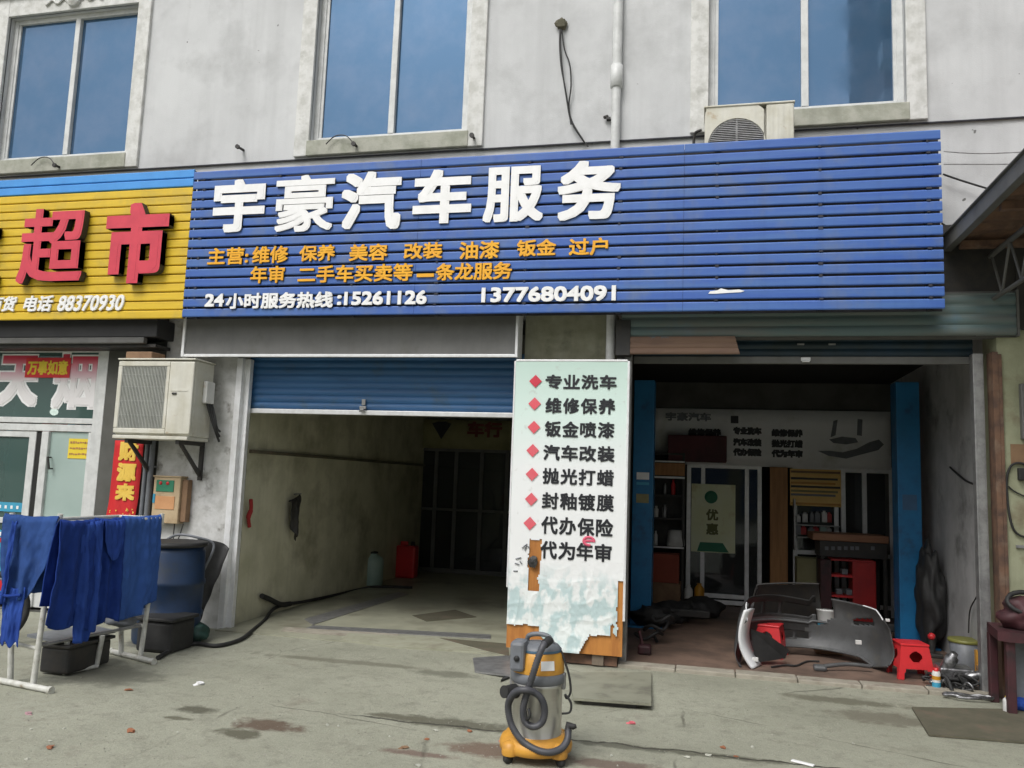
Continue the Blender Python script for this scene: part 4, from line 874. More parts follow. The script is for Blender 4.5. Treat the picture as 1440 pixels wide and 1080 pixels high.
def drape(a, c, front, back, nrm, amp=.02, nf=4., seed=0, flare=0., shift=0., top=.02, nu=44, nv=40, wave=1., sq=False):
    """cloth hung over the bar a->c: front(u), back(u) = hanging lengths; nrm = side facing the viewer"""
    b = B(); a, c = V(a), V(c); d = c - a; nrm = V(nrm).normalized()
    rows = []
    for j in range(-nv // 3, nv + 1):
        row = []
        for i in range(nu + 1):
            u = i / nu
            if j >= 0: L_ = front(u) * j / nv; side = 1
            else: L_ = back(u) * (-j) / (nv // 3); side = -1
            k = min(1, L_ / .35)
            fold = amp * k * (sin(u * nf * 2 * pi + seed + 1.1 * NZ.noise(V((u * 2, L_ * 1.5, seed)))) + .7 * NZ.noise(V((u * nf * 1.3, L_ * 2.2, seed + 9)))) + .012 * NZ.noise(V((u * 9, L_ * 9, seed))) + .007 * NZ.noise(V((u * 17 + L_ * 8, L_ * 16, seed + 3))) + .006 * (1 - abs(NZ.noise(V((u * 6 + L_ * 5, L_ * 7 - u * 3, seed + 5)))) * 2)
            off = top * (1 if L_ > .03 else L_ / .03)
            sag = -.012 * sin(pi * u) * wave
            p = a + d * (u + shift * L_ + flare * (u - .5) * (L_ * L_ * 2.1 if sq else L_)) + V((0, 0, top - L_ + sag - .006 * NZ.noise(V((u * 5, seed, 0))))) + nrm * side * (off + fold * (1 if side > 0 else .4) + .02 * k)
            row.append(p)
        rows.append(row)
    n = nu + 1; vs = [p for r in rows for p in r]
    b.add(vs, [(r * n + i, r * n + i + 1, (r + 1) * n + i + 1, (r + 1) * n + i) for r in range(len(rows) - 1) for i in range(nu)], True)
    return b
zt = 1.135
t = thing('work_jacket', 'faded blue work jacket hung over the near end of the laundry rack', 'jacket', (-4.66, 5.0, .4))
b = drape((-4.90, 5.0, zt + .03), (-4.44, 5.0, zt + .03), lambda u: .60 + .03 * sin(u * 9) - .25 * max(0, u - .62) / .38, lambda u: .5, (.35, -1, 0), .022, 2.2, 1, -.66, .0, sq=True)
obj('body', b, M['clothdenim'], t, solid=.006)
b = drape((-4.80, 4.955, zt - .45), (-4.62, 4.955, zt - .45), lambda u: .38 + .02 * sin(u * 14), lambda u: .05, (.35, -1, 0), .018, 1.5, 4, -.3, .2, nu=24, top=.0)
obj('sleeve', b, M['clothblue'], t, solid=.006)
b = drape((-4.78, 4.945, zt + .0), (-4.735, 4.945, zt + .0), lambda u: .56, lambda u: .02, (.35, -1, 0), .012, 1, 6, 0, -.8, nu=8, top=.005)
obj('collar_strip', b, M['clothblue'], t, solid=.005)
b = B(); b.tube(spline([(-4.83, 4.94, zt - .50), (-4.73, 4.915, zt - .51), (-4.63, 4.93, zt - .50)]), .012, 6); obj('belt', b, M['clothnavy'], t)
FX = -4.455
t = thing('work_trousers', 'dark royal blue work trousers with legs hanging lowest in the middle of the rack', 'trousers', (FX, 5.2, .25))
b = drape((FX + .055, 4.955, zt + .01), (FX + .02, 5.34, zt), lambda u: .70 + .10 * u + .02 * sin(u * 7), lambda u: .55, (1, -.25, 0), .022, 2.1, 2, .35, -.12); obj('leg', b, M['clothnavy'], t, solid=.006)
b = drape((FX + .03, 5.19, zt - .01), (FX + .04, 5.39, zt - .01), lambda u: (.86 if u < .75 else .80), lambda u: .5, (1, -.25, 0), .020, 1.6, 5, -.1, 0.0, nu=26); obj('leg', b, M['clothblue'], t, solid=.006)
t = thing('work_shirt', 'deep blue work shirt hung between the trousers and the bright towel', 'shirt', (FX, 5.55, .35))
b = drape((FX, 5.36, zt + .005), (FX + .01, 5.67, zt + .005), lambda u: .78 + .03 * sin(u * 6 + 1), lambda u: .6, (1, -.25, 0), .026, 2.2, 8, 0, 0); obj('body', b, M['clothnavy'], t, solid=.006)
b = drape((FX + .045, 5.42, zt - .0), (FX + .05, 5.63, zt - .0), lambda u: .16 + .14 * sin(pi * u), lambda u: .1, (1, -.25, 0), .010, 1, 3, -.4, 0, nu=20, top=.012); obj('collar', b, M['clothblue'], t, solid=.006)
b = drape((FX, 5.66, zt + .012), (FX + .01, 6.12, zt + .008), lambda u: .80 - (.07 if u > .62 else 0) - .03 * u, lambda u: .7, (1, -.25, 0), .012, 1.6, 7, .05, 0)
o = obj('towel', b, mat('bright_blue_cloth', (.050, .12, .38), (.040, .095, .31), 5, .95, bump=.3, bscale=180, spec=.1), None, 'bright blue flat towel hung over the far end of the laundry rack', 'towel', solid=.006)

# drum and clutter behind the rack
t = thing('plastic_drum', 'dark blue ribbed plastic drum standing behind the laundry rack', 'drum', (-4.72, 6.75, 0))
b = B(); b.lathe([(.27, .0), (.285, .03), (.29, .22), (.30, .235), (.30, .265), (.29, .28), (.295, .50), (.305, .515), (.305, .545), (.295, .56), (.285, .80), (.26, .86), (.22, .875), (0, .875)], (-4.74, 6.75, .0), 40); obj('body', b, M['drumblue'], t)
b = B(); b.lathe([(.275, .845), (.30, .85), (.30, .885), (.27, .89)], (-4.74, 6.75, 0), 40); obj('rim', b, M['rubber'], t)
t = thing('tarpaulin', 'crumpled black tarpaulin slumped between the blue drum and the white pillar', 'tarpaulin', (-4.72, 7.15, 0))
b = B()
n = 26; vs = []
for i in range(n + 1):
    for j in range(n + 1):
        u, v = i / n, j / n; x = -4.98 + .46 * u - .14 * (1 - v) * u; z = .86 * v * (1 - .10 * (2 * u - 1) ** 2) + .02
        y = 7.05 + .30 * v + .04 * NZ.noise(V((u * 5, v * 5, 2))) + .03 * sin(u * 14 + v * 3) - .12 * sin(pi * u); vs.append(V((x, y, z)))
b.add(vs, [(i * (n + 1) + j, (i + 1) * (n + 1) + j, (i + 1) * (n + 1) + j + 1, i * (n + 1) + j + 1) for i in range(n) for j in range(n)], True)
obj('sheet', b, M['rubber'], t, solid=.01)
b = B(); b.tube(spline([(-4.98, 7.0, .88), (-4.85, 6.98, .93), (-4.68, 7.02, .91), (-4.56, 7.12, .84), (-4.60, 7.06, .62), (-4.68, 7.0, .40), (-4.70, 6.98, .12)]), .013, 6); obj('hem', b, M['greyplastic'], t)
b = B(); g = gnd(262, 905); b.blob((g.x, g.y + .1, .09), .12, 5, .5, 3, (1.1, .9, .8)); obj('tarp_bundle', b, M['greentarp'], None, 'green plastic bundle at the foot of the white pillar', 'bundle')
b = B(); g = gnd(215, 922); b.box(g.x - .24, g.x + .10, g.y + .08, g.y + .42, .0, .26, .03); b.box(g.x - .26, g.x + .12, g.y + .06, g.y + .44, .26, .29, .01); obj('storage_tub', b, M['rubber'], None, 'black lidded tub behind the right legs of the laundry rack', 'tub')
# wheel at the left frame edge
t = thing('bicycle', 'partly seen parked bicycle with black tyre at the left edge', 'bicycle', (-5.9, 6.1, 0))
cx, cy, cz = gnd(-20, 905).x, gnd(-20, 905).y, .30
def wheel(cx, cy):
    b = B(); b.tube([V((cx + .29 * cos(a * pi / 18), cy + .10 * cos(a * pi / 18), cz + .29 * sin(a * pi / 18))) for a in range(37)], .026, 8, False); w = obj('wheel', b, M['rubber'], t)
    b = B(); b.tube([V((cx + .255 * cos(a * pi / 18), cy + .09 * cos(a * pi / 18), cz + .255 * sin(a * pi / 18))) for a in range(37)], .012, 6, False)
    for a in range(12): b.rod((cx, cy, cz), (cx + .25 * cos(a * pi / 6), cy + .088 * cos(a * pi / 6), cz + .25 * sin(a * pi / 6)), .0025, 4)
    b.rod((cx + .02, cy - .06, cz), (cx - .02, cy + .06, cz), .02); obj('rim', b, M['steel'], w)
wheel(cx, cy); wheel(cx - 1.0, cy - .34)
b = B(); f = V((cx, cy, cz)); r0 = V((cx - 1.0, cy - .34, cz)); hd = f + V((-.22, -.075, .48)); st = f + V((-.68, -.23, .50)); bb = f + V((-.58, -.20, -.02))
for p, q in ((f, hd), (hd, hd + V((-.03, -.01, .14))), (hd, bb), (st, bb), (hd + V((0, 0, -.04)), st), (bb, r0), (st, r0)): b.rod(p, q, .016)
obj('frame', b, M['redplastic'], t)
b = B(); hb = hd + V((-.03, -.01, .16)); b.tube(spline([hb + V((.04, -.25, .02)), hb + V((0, -.1, .03)), hb, hb + V((0, .1, .03)), hb + V((.04, .25, .02))]), .012, 6); obj('handlebar', b, M['steel'], t)
b = B(); b.blob(st + V((0, 0, .12)), .1, 2, .2, 3, (1.25, .8, .4)); b.rod(st, st + V((0, 0, .1)), .012); obj('saddle', b, M['rubber'], t)
# black hose over the yard
pts = [gnd(*p, .02) for p in ((222, 925), (246, 912), (275, 905), (305, 908), (338, 899), (358, 884), (372, 872))] + [V((0, 0, CAM_H)) + ray(px, py) * (-4.585 / ray(px, py).x) for px, py in ((384, 857), (402, 850), (428, 846), (470, 837), (505, 829))] + [gnd(530, 825, .03), gnd(580, 826, .03)]
t = thing('air_hose', 'black rubber hose trailing from the drum into the left garage', 'hose', (pts[4].x, pts[4].y, 0))
b = B(); b.tube(spline(pts, 7), .0185, 8); obj('hose', b, M['rubber'], t)
b = B(); b.tube(spline([V((0, 0, CAM_H)) + ray(px, py) * (-4.57 / ray(px, py).x) for px, py in ((368, 838), (380, 843), (395, 850), (408, 849))], 5), .028, 8); obj('hose_coupling', b, M['rubber'], t)

# ================================================================== INSIDE THE LEFT GARAGE
t = thing('sliding_door', 'dark glazed sliding doors at the back of the left garage', 'door', (-3.6, 13.2, 0))
b = B(); y = 13.2
xd = [at(px, 700, y).x for px in (585, 612, 640, 676, 712, 760)]
for x in xd: b.box(x - .03, x + .03, y - .03, y + .03, .02, 2.02, .004)
b.box(xd[0], xd[-1], y - .028, y + .028, 2.0, 2.06, .004); b.box(xd[0], xd[-1], y - .026, y + .028, .012, .08, .004); b.box(xd[0], xd[-1], y - .024, y + .02, 1.02, 1.06, .004)
obj('frame', b, M['fascia'], t)
b = B(); b.box(xd[0] + .03, xd[-1], y - .004, y + .004, .08, 2.0); obj('pane', b, M['panedark'], t)
x0, x1, z0, z1 = pbox(572, 770, 591, 632, 13.12)
t = thing('cloth_banner', 'yellowed cloth banner with faded red characters above the back doors of the garage', 'banner', ((x0 + x1) / 2, 13.12, z0))
b = B(); n = 24
vs = [V((x0 + (x1 - x0) * i / n, 13.12 + .015 * sin(i * 1.3), z)) for i in range(n + 1) for z in (z0, (z0 + z1) / 2, z1)]
b.add(vs, [(3 * i + k, 3 * i + 3 + k, 3 * i + 4 + k, 3 * i + 1 + k) for i in range(n) for k in (0, 1)], True); obj('cloth', b, M['olive'], t, solid=.004)
b = B(); write(b, '车行', *pbox(657, 706, 593, 615, 13.09), 13.095, .004, .012); obj('lettering', b, mat('faded_dark_red', (.16, .03, .02), None, 4, .8), t)
c = at(621, 604, 13.09); b = B(); b.prism([V((c.x - .17, 13.09, c.z + .1)), V((c.x, 13.09, c.z - .16)), V((c.x + .17, 13.09, c.z + .1)), V((c.x + .06, 13.09, c.z + .13)), V((c.x - .06, 13.09, c.z + .13))], (0, 0, 0), (0, .004, 0)); obj('emblem', b, M['black'], t)
def canister(name, lab, cat, c, r_, h, m, cap):
    t = thing(name, lab, cat, c); b = B(); b.lathe([(r_ * .92, 0), (r_, .02), (r_, h * .72), (r_ * .9, h * .82), (r_ * .42, h * .93), (r_ * .4, h * .96)], c, 20); obj('body', b, m, t)
    b = B(); b.lathe([(r_ * .46, h * .955), (r_ * .46, h), (0, h)], c, 16); obj('cap', b, cap, t); return t
g = gnd(522, 822, .012); canister('water_jug', 'pale translucent water jug on the garage floor', 'jug', (g.x, g.y, .012), .16, .46, M['tealplastic'], M['rubber'])
g = gnd(570, 812, .012)
t = thing('jerry_can', 'red jerry can near the back of the left garage', 'can', (g.x, g.y, .012)); b = B(); b.box(g.x - .15, g.x + .17, g.y - .1, g.y + .1, .012, .50, .03); b.box(g.x - .10, g.x + .02, g.y - .02, g.y + .02, .5, .56, .01); obj('body', b, M['redplastic'], t)
b = B(); b.lathe([(.03, .50), (.03, .56), (0, .56)], (g.x + .1, g.y, 0), 12); obj('cap', b, M['rubber'], t)
c = at(408, 745, 9.0); xw = -4.61
t = thing('hanging_cloth', 'dark cloth hanging from a hook on the grimy garage wall', 'cloth', (xw, 8.6, 1.0))
c = V((xw, 8.75, 1.22)); d = ray(408, 725); k = xw / d.x; c = V((0, 0, CAM_H)) + d * k
b = drape((xw + .05, c.y - .12, c.z + .16), (xw + .05, c.y + .10, c.z + .22), lambda u: .28 + .22 * u, lambda u: .02, (1, 0, 0), .03, 1.4, 3, -.5, -.5, nu=20); obj('cloth', b, M['blacksteel'], t, solid=.006)
b = B(); b.rod((xw - .01, c.y + .08, c.z + .24), (xw + .08, c.y + .08, c.z + .25), .008); obj('hook', b, M['steel'], t)
d = ray(340, 742); yy = 7.78; k = xw / d.x; p = V((0, 0, CAM_H)) + d * k
b = B(); b.tube(spline([(-4.545, 7.70, 1.26), (-4.56, 7.74, 1.16), (-4.57, 7.72, 1.08), (-4.575, 7.76, .98)]), [.020] * 7 + [.026] * 6 + [.020] * 6, 8)
obj('red_strap', b, mat('dull_red_cloth', (.36, .03, .03), (.25, .02, .02), 6, .9), None, 'short dull red strap hanging just inside the left garage opening', 'strap')
b = B(); b.box(-4.62, -4.585, 7.72, 13.29, 1.74, 1.775, .004); obj('wall_ledge', b, M['mat'], bld)
# rub strips and drain channels in the garage floor
def strip(name, lab, cat, quad, m, z0=.0125, h=.006, group=None):
    b = B(); b.prism([gnd(*q, z0) for q in quad], (0, 0, 0), (0, 0, h))
    return obj(name, b, m, None, lab, cat, group)
strip('drain_cover', 'long steel drain cover slanting across the garage floor', 'drain cover', ((428, 871), (560, 833), (575, 836), (440, 879)), M['steel'])
strip('drain_cover', 'steel drain cover running to the right across the garage mouth', 'drain cover', ((440, 880), (690, 893), (690, 899), (430, 884)), M['steel'])
strip('oil_mat', 'black oily mat on the garage floor near the white board', 'mat', ((580, 866), (640, 858), (670, 868), (600, 874)), M['mat'])
strip('brick_strip', 'reddish worn brick strip along the left garage threshold', 'threshold', ((400, 882), (560, 892), (560, 900), (395, 888)), M['kerb'], .0125, .004)
b = B(); b.prism([gnd(490, 890, .02), gnd(610, 897, .02), gnd(684, 916, .02), gnd(560, 909, .02), gnd(480, 899, .02)], (0, 0, -.03), (0, 0, .0))
obj('concrete_ramp', b, mat('pale_ramp_concrete', (.34, .34, .26), (.29, .29, .21), 5, .85, bump=.3, bscale=60, dirt=(.22, .2, .15), dscale=6), None, 'pale concrete ramp patch before the left garage', 'ramp')
b = B(); b.prism([gnd(618, 897, .014), gnd(715, 905, .014), gnd(716, 922, .014), gnd(688, 916, .014)], (0, 0, -.02), (0, 0, 0)); obj('floor_plate', b, M['mat'], None, 'dark stained floor plate at the left foot of the service board', 'plate')
b = B(); b.prism([gnd(665, 925, .012), gnd(720, 921, .012), gnd(720, 950, .03), gnd(668, 944, .012)], (0, 0, -.012), (0, 0, 0)); obj('floor_plate', b, M['steel'], None, 'grey steel floor plate behind the yellow vacuum cleaner', 'plate')
# ramp plate right of the vacuum
t = thing('ramp_plate', 'tilted concrete coloured ramp plate with a black gap below its front edge', 'ramp', gnd(850, 965))
q = [gnd(800, 946, .014), gnd(916, 946, .014), gnd(916, 990, .05), gnd(806, 982, .045)]
b = B(); b.prism(q, (0, 0, -.014), (0, 0, .004)); obj('plate', b, M['platemetal'], t)
b = B(); b.prism([q[3] + V((.06, .03, -.022)), q[2] + V((-.10, .03, -.022)), q[2] + V((-.10, .08, -.022)), q[3] + V((.06, .08, -.022))], (0, 0, -.02), (0, 0, 0)); obj('support_bar', b, M['blacksteel'], t)
t = thing('floor_mat', 'dirty brown mat lying on the concrete at the lower right', 'mat', gnd(1370, 1020))
q = [gnd(1282, 997), gnd(1306, 1036), gnd(1480, 1050), gnd(1500, 998), gnd(1420, 1000)]
b = B(); b.prism(q, (0, 0, .003), (0, 0, .016)); obj('mat', b, M['mat'], t)

# ================================================================== INSIDE THE WORKSHOP
YP = 11.5
t = thing('office_partition', 'aluminium glazed partition with sliding doors at the back of the workshop', 'partition', (.8, YP, 0))
b = B()
vx = [at(px, 755, YP).x for px in (968, 988, 1050, 1068, 1118, 1176, 1186, 1216, 1254)]
for i, x in enumerate(vx): b.box(x - .028, x + .028, YP - .03, YP + .03, .012, 1.86, .004)
for a, c, z in ((0, 3, .03), (0, 3, 1.82), (4, 8, .10), (4, 8, 1.82), (4, 8, .74), (1, 2, .11)): b.box(vx[a], vx[c], YP - .027, YP + .026, z, z + .055, .004)
b.box(-.9, 2.35, YP - .04, YP + .04, 1.862, 1.90, .004)
obj('frame', b, M['alu'], t)
for a, c in ((0, 1), (1, 2), (2, 3), (4, 5), (6, 7), (7, 8)):
    b = B(); b.box(vx[a] + .029, vx[c] - .029, YP - .003, YP + .003, .05, 1.82); obj('pane', b, M['panedark'], t)
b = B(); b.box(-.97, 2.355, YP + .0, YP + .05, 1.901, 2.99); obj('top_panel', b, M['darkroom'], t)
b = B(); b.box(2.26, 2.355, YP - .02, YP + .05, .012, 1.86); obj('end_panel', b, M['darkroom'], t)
b = B(); xa, xb = at(1082, 755, YP).x, at(1107, 755, YP).x; b.box(xa, xb, YP - .10, YP - .031, .012, 1.86, .006); obj('wood_post', b, M['wood'], t)
# banner over the partition
YB = YP - .06; bx0, bx1, bz0, bz1 = -.70, 2.33, 1.87, 2.62
t = thing('workshop_banner', 'wide pale banner with rows of black characters and a car picture over the glass partition', 'banner', (.8, YB, bz0))
b = B(); n = 30; vs = [V((bx0 + (bx1 - bx0) * i / n, YB + .008 * sin(i * .9), bz0 + (bz1 - bz0) * j / 4)) for i in range(n + 1) for j in range(5)]
b.add(vs, [(5 * i + k, 5 * i + 5 + k, 5 * i + 6 + k, 5 * i + 1 + k) for i in range(n) for k in range(4)], True); obj('cloth', b, M['bannergrey'], t, solid=.004)
Yt = YB - .014; b = B()
rows = (('专业洗车', 1031, 1071, 606), ('汽车改装', 1031, 1071, 622), ('代办保险', 1031, 1071, 636), ('维修保养', 1085, 1129, 609), ('抛光打蜡', 1085, 1129, 624), ('代为年审', 1085, 1129, 638), ('维修保养', 968, 1014, 608))
for s, l, r_, y in rows: write(b, s, *pbox(l, r_, y - 5.5, y + 5.5, Yt), Yt, .003, .008)
obj('lettering', b, M['black'], t)
b = B(); write(b, '宇豪汽车', *pbox(936, 1000, 580, 592, Yt), Yt, .003, .006); obj('lettering', b, M['greyplastic'], t)
b = B(); c = at(1033, 590, Yt); b.box(c.x - .05, c.x + .05, Yt, Yt + .003, c.z - .05, c.z + .05); obj('emblem', b, M['black'], t)
def flat(px_pts, y, th=.003): 
    return [at(x, yy, y) for x, yy in px_pts]
for q in (((1150, 634), (1165, 641), (1190, 645), (1208, 640), (1235, 633), (1243, 625), (1236, 618), (1222, 622), (1205, 631), (1185, 636), (1168, 634)), ((1168, 615), (1172, 592), (1178, 590), (1175, 612)), ((1205, 612), (1206, 589), (1213, 590), (1212, 613)), ((1166, 618), (1184, 614), (1203, 616), (1207, 622), (1190, 625), (1172, 623))):
    b = B(); b.prism(flat(q, Yt), (0, 0, 0), (0, .003, 0)); obj('car_print', b, M['greyplastic'], t)
# awning shelf cover at the left of the banner
x0, x1, z0, z1 = pbox(922, 1022, 612, 652, YP - .35); 
t = thing('display_shelf', 'dark shelf unit with brown header and small goods at the left of the workshop', 'shelf', ((x0 + x1) / 2 - .2, YP - .3, .01))
xl, xr = at(915, 750, 11.1).x, at(962, 750, 11.1).x
b = B(); b.box(xl, xl + .03, 11.1, 11.45, .01, 2.0); b.box(xr - .03, xr, 11.1, 11.45, .01, 2.0); b.box(xl + .03, xr - .03, 11.42, 11.45, .01, 2.0)
for z in (.75, 1.12, 1.42, 1.69, 1.97): b.box(xl + .03, xr - .03, 11.11, 11.42, z, z + .025)
obj('cabinet', b, M['blacksteel'], t)
b = B(); b.box(xl, xr, 11.07, 11.098, 1.70, 1.86, .004); obj('header', b, M['wood'], t)
b = B(); b.box(xl, xr, 11.06, 11.098, 1.87, 1.89); b.box(xl, xr, 11.06, 11.098, 1.66, 1.685); b.box(xl, xr, 11.06, 11.098, .755, .775); obj('trim', b, M['alu'], t)
random.seed(21)
for k in range(7):
    x = xl + .06 + (k % 4) * .11; z = (.776, 1.146, 1.446)[k % 3]; r_ = random.uniform(.025, .04); hh = random.uniform(.12, .22)
    b = B(); b.lathe([(r_, 0), (r_, hh * .7), (r_ * .5, hh * .85), (r_ * .5, hh), (0, hh)], (x, 11.2 + .05 * (k % 2), z), 12)
    obj('spray_bottle', b, (M['bottlewhite'], M['steel'], M['redplastic'], M['bottleyellow'])[k % 4], None, 'small bottle standing on the dark display shelf', 'bottle', 'bottles on the display shelf')
g = at(950, 768, 11.15); t = thing('paper_roll', 'white paper roll holder on the display shelf board', 'roll', (g.x, 11.2, .78)); b = B(); b.lathe([(.11, 0), (.12, .02), (.095, .21), (0, .21)], (g.x, 11.17, .777), 18); obj('roll', b, M['bottlewhite'], t)
b = B(); b.box(x0 + .16, x1, YP - .36, YP - .07, z0 + .03, z1, .01); obj('sign_box', b, mat('maroon_lightbox', (.09, .012, .02), (.05, .01, .015), 3, .6), None, 'dark maroon box sign mounted below the left end of the banner', 'sign box')
g = gnd(938, 858, .01); t = thing('red_box', 'red cardboard box stacked on a brown carton by the blue lift column', 'box', (g.x, g.y, .36))
b = B(); xx0, xx1 = at(916, 800, g.y).x, at(957, 800, g.y).x; b.box(xx0, xx1 - .02, g.y, g.y + .3, .345, .70, .006); obj('carton', b, mat('red_carton', (.30, .06, .03), (.24, .045, .025), 4, .7), t)
b = B(); b.box(xx0, xx1, g.y - .01, g.y + .35, .012, .344, .006); b.box(xx0 + .005, xx1 - .005, g.y - .012, g.y - .0102, .19, .21); obj('carton', b, M['cardboard'], None, 'brown carton under the red box beside the shelf', 'box')
g = gnd(968, 856, .01); canister('oil_bottle', 'white plastic bottle on the floor left of the amber bottle', 'bottle', (g.x, g.y, .01), .055, .30, M['bottlewhite'], M['bottlewhite'])
g = gnd(983, 856, .01); canister('oil_bottle', 'amber yellow bottle on the floor by the glass door', 'bottle', (g.x, g.y, .01), .065, .32, M['bottleyellow'], M['bottleyellow'])
# poster on the glass door
x0, x1, z0, z1 = pbox(972, 1034, 681, 777, YP - .035); t = thing('door_poster', 'pale green poster with round green emblem on the sliding glass door', 'poster', ((x0 + x1) / 2, YP - .035, z0))
b = B(); b.box(x0, x1, YP - .036, YP - .032, z0, z1); obj('sheet', b, M['postergreen'], t)
c = at(1000, 699, YP - .04); b = B(); b.lathe([(.045, 0), (.085, 0), (.085, .003), (.045, .003)], (c.x, YP - .0405, c.z), 24, (0, 1, 0)); obj('emblem', b, M['greenprint'], t)
b = B(); write(b, '优', *pbox(993, 1010, 716, 732, YP - .04), YP - .0405, .003, .006); write(b, '惠', *pbox(993, 1010, 736, 752, YP - .04), YP - .0405, .003, .006); obj('lettering', b, mat('olive_print', (.14, .15, .04), None, 4, .6), t)
b = B(); q = at(972, 777, YP - .04); b.prism([V((x0 + .08, YP - .0405, z0 + .01)), V((x1 - .08, YP - .0405, z0 + .01)), V((x1 - .16, YP - .0405, z0 + .13)), V((x0 + .12, YP - .0405, z0 + .13))], (0, 0, 0), (0, .003, 0)); obj('green_hill', b, M['greenprint'], t)
# price list shelves
x0, x1, z0, z1 = pbox(1111, 1183, 660, 712, YP - .06); t = thing('price_board', 'yellow striped price board hung on the right part of the partition', 'board', ((x0 + x1) / 2, YP - .05, z0))
b = B(); b.box(x0, x1, YP - .055, YP - .032, z0, z1, .004); obj('panel', b, mat('pale_yellow_board', (.85, .58, .20), (.75, .48, .14), 2, .6), t)
for k, (u, m) in enumerate(((.92, M['cardboard']), (.74, M['blacksteel']), (.62, M['bottleyellow']), (.52, M['blacksteel']), (.40, M['olive']), (.30, M['greyplastic']), (.06, M['bottleyellow']))):
    b = B(); zz = z0 + (z1 - z0) * u; b.box(x0 + .01, x1 - .01 - .03 * (k % 3), YP - .059, YP - .0555, zz - .014, zz + .014); obj('stripe', b, m, t)
random.seed(41)
for k in range(12):
    px = 1123 + (k % 6) * 8.5 + random.uniform(-2, 2); py = 728 if k < 6 else 745; c = at(px, py, YP - .12); h = random.uniform(.07, .13); w = random.uniform(.025, .045)
    b = B(); b.box(c.x - w, c.x + w, c.y - .04, c.y + .04, c.z - .06, c.z - .06 + h, .006); b.box(c.x - w * .5, c.x + w * .5, c.y - .02, c.y + .02, c.z - .06 + h, c.z - .04 + h, .004)
    obj('oil_tin', b, random.choice((M['tealplastic'], M['greyplastic'], M['bottlewhite'], M['steel'], M['cartred'])), None, 'small tin standing on the rack under the yellow price board', 'tin', 'tins under the price board')
b = B()
for py in (737, 754): c0, c1 = at(1118, py, YP - .12), at(1180, py, YP - .12); b.box(c0.x, c1.x, YP - .2, YP - .031, c0.z - .012, c0.z)
c0 = at(1118, 740, YP - .12); b.box(c0.x - .02, c0.x, YP - .2, YP - .031, c0.z - .3, c0.z + .35)
obj('wall_rack', b, M['steel'], None, 'narrow grey wall rack below the yellow price board', 'rack')
# counter with black box, red tool cart
YC = 10.6
x0, x1, z0, z1 = pbox(1143, 1250, 752, 762, YC)
t = thing('work_table', 'narrow table with worn wooden top over a black lettered front behind the bumper', 'table', ((x0 + x1) / 2, YC + .25, .01))
b = B(); b.box(x0, x1, YC, YC + .55, z0, z1, .008); obj('tabletop', b, mat('worn_wood_top', (.34, .17, .09), (.25, .11, .06), 3, .6, stretch=(.5, 4, 4)), t)
zb = at(1200, 785, YC).z
b = B(); b.box(x0 + .08, x1 - .01, YC + .02, YC + .5, zb, z0 - .003, .006); obj('front_panel', b, M['blacksteel'], t)
for x in (x0 + .10, x1 - .06):
    for y in (YC + .03, YC + .46): b = B(); b.box(x, x + .04, y, y + .04, .012, zb - .001); obj('leg', b, M['blacksteel'], t)
b = B()
for px in (1163, 1172, 1181, 1190, 1199, 1206, 1228): c = at(px, 771, YC); b.box(c.x - .022, c.x + .018, YC + .012, YC + .019, c.z - .022, c.z + .020)
obj('letter_marks', b, M['greyplastic'], t)  # small blocks stand in for the pale lettering on the front
YR = 10.45
x0, x1 = at(1154, 820, YR).x, at(1232, 820, YR).x; zt = at(1190, 787, YR).z
t = thing('tool_cart', 'red metal tool cart with open shelves under the wooden worktop', 'tool cart', ((x0 + x1) / 2, YR, .01))
xm = x0 + (x1 - x0) * .58
b = B(); b.box(x0, x0 + (x1 - x0) * .2, YR, YR + .30, .06, zt - .02, .004); obj('side_panel', b, M['maroon'], t)
b = B(); b.box(xm, x1, YR - .004, YR + .30, .06, zt - .02, .006); obj('side_panel', b, M['cartred'], t)
b = B(); b.box(x0 + (x1 - x0) * .2, x1, YR - .006, YR + .31, zt - .019, zt, .004); obj('top_tray', b, M['cartred'], t)
for u in (.05, .36, .66): b = B(); b.box(x0 + (x1 - x0) * .2 + .001, xm - .001, YR + .0, YR + .30, .06 + zt * u, .085 + zt * u); obj('shelf', b, M['redplastic'], t)
for k, (xx, u) in enumerate(((.3, .36), (.4, .66), (.48, .36), (.28, .05), (.42, .05))): b = B(); xa = x0 + (x1 - x0) * xx; b.box(xa, xa + .07, YR + .05, YR + .2, .086 + zt * u, .15 + zt * u, .008); obj('tool_tray', b, M['greyplastic'], t)
for xx in (x0 + .04, x1 - .04): b = B(); b.lathe([(0, -.015), (.03, -.015), (.03, .015), (0, .015)], (xx, YR + .03, .042), 14, (1, 0, 0)); obj('caster', b, M['rubber'], t)
b = B(); xa = at(1120, 810, 11.2).x; b.box(xa, xa + .42, 11.15, 11.4, .10, .72, .01); obj('storage_cabinet', b, M['olive'], None, 'dull olive cabinet behind the bumper left of the red cart', 'cabinet')
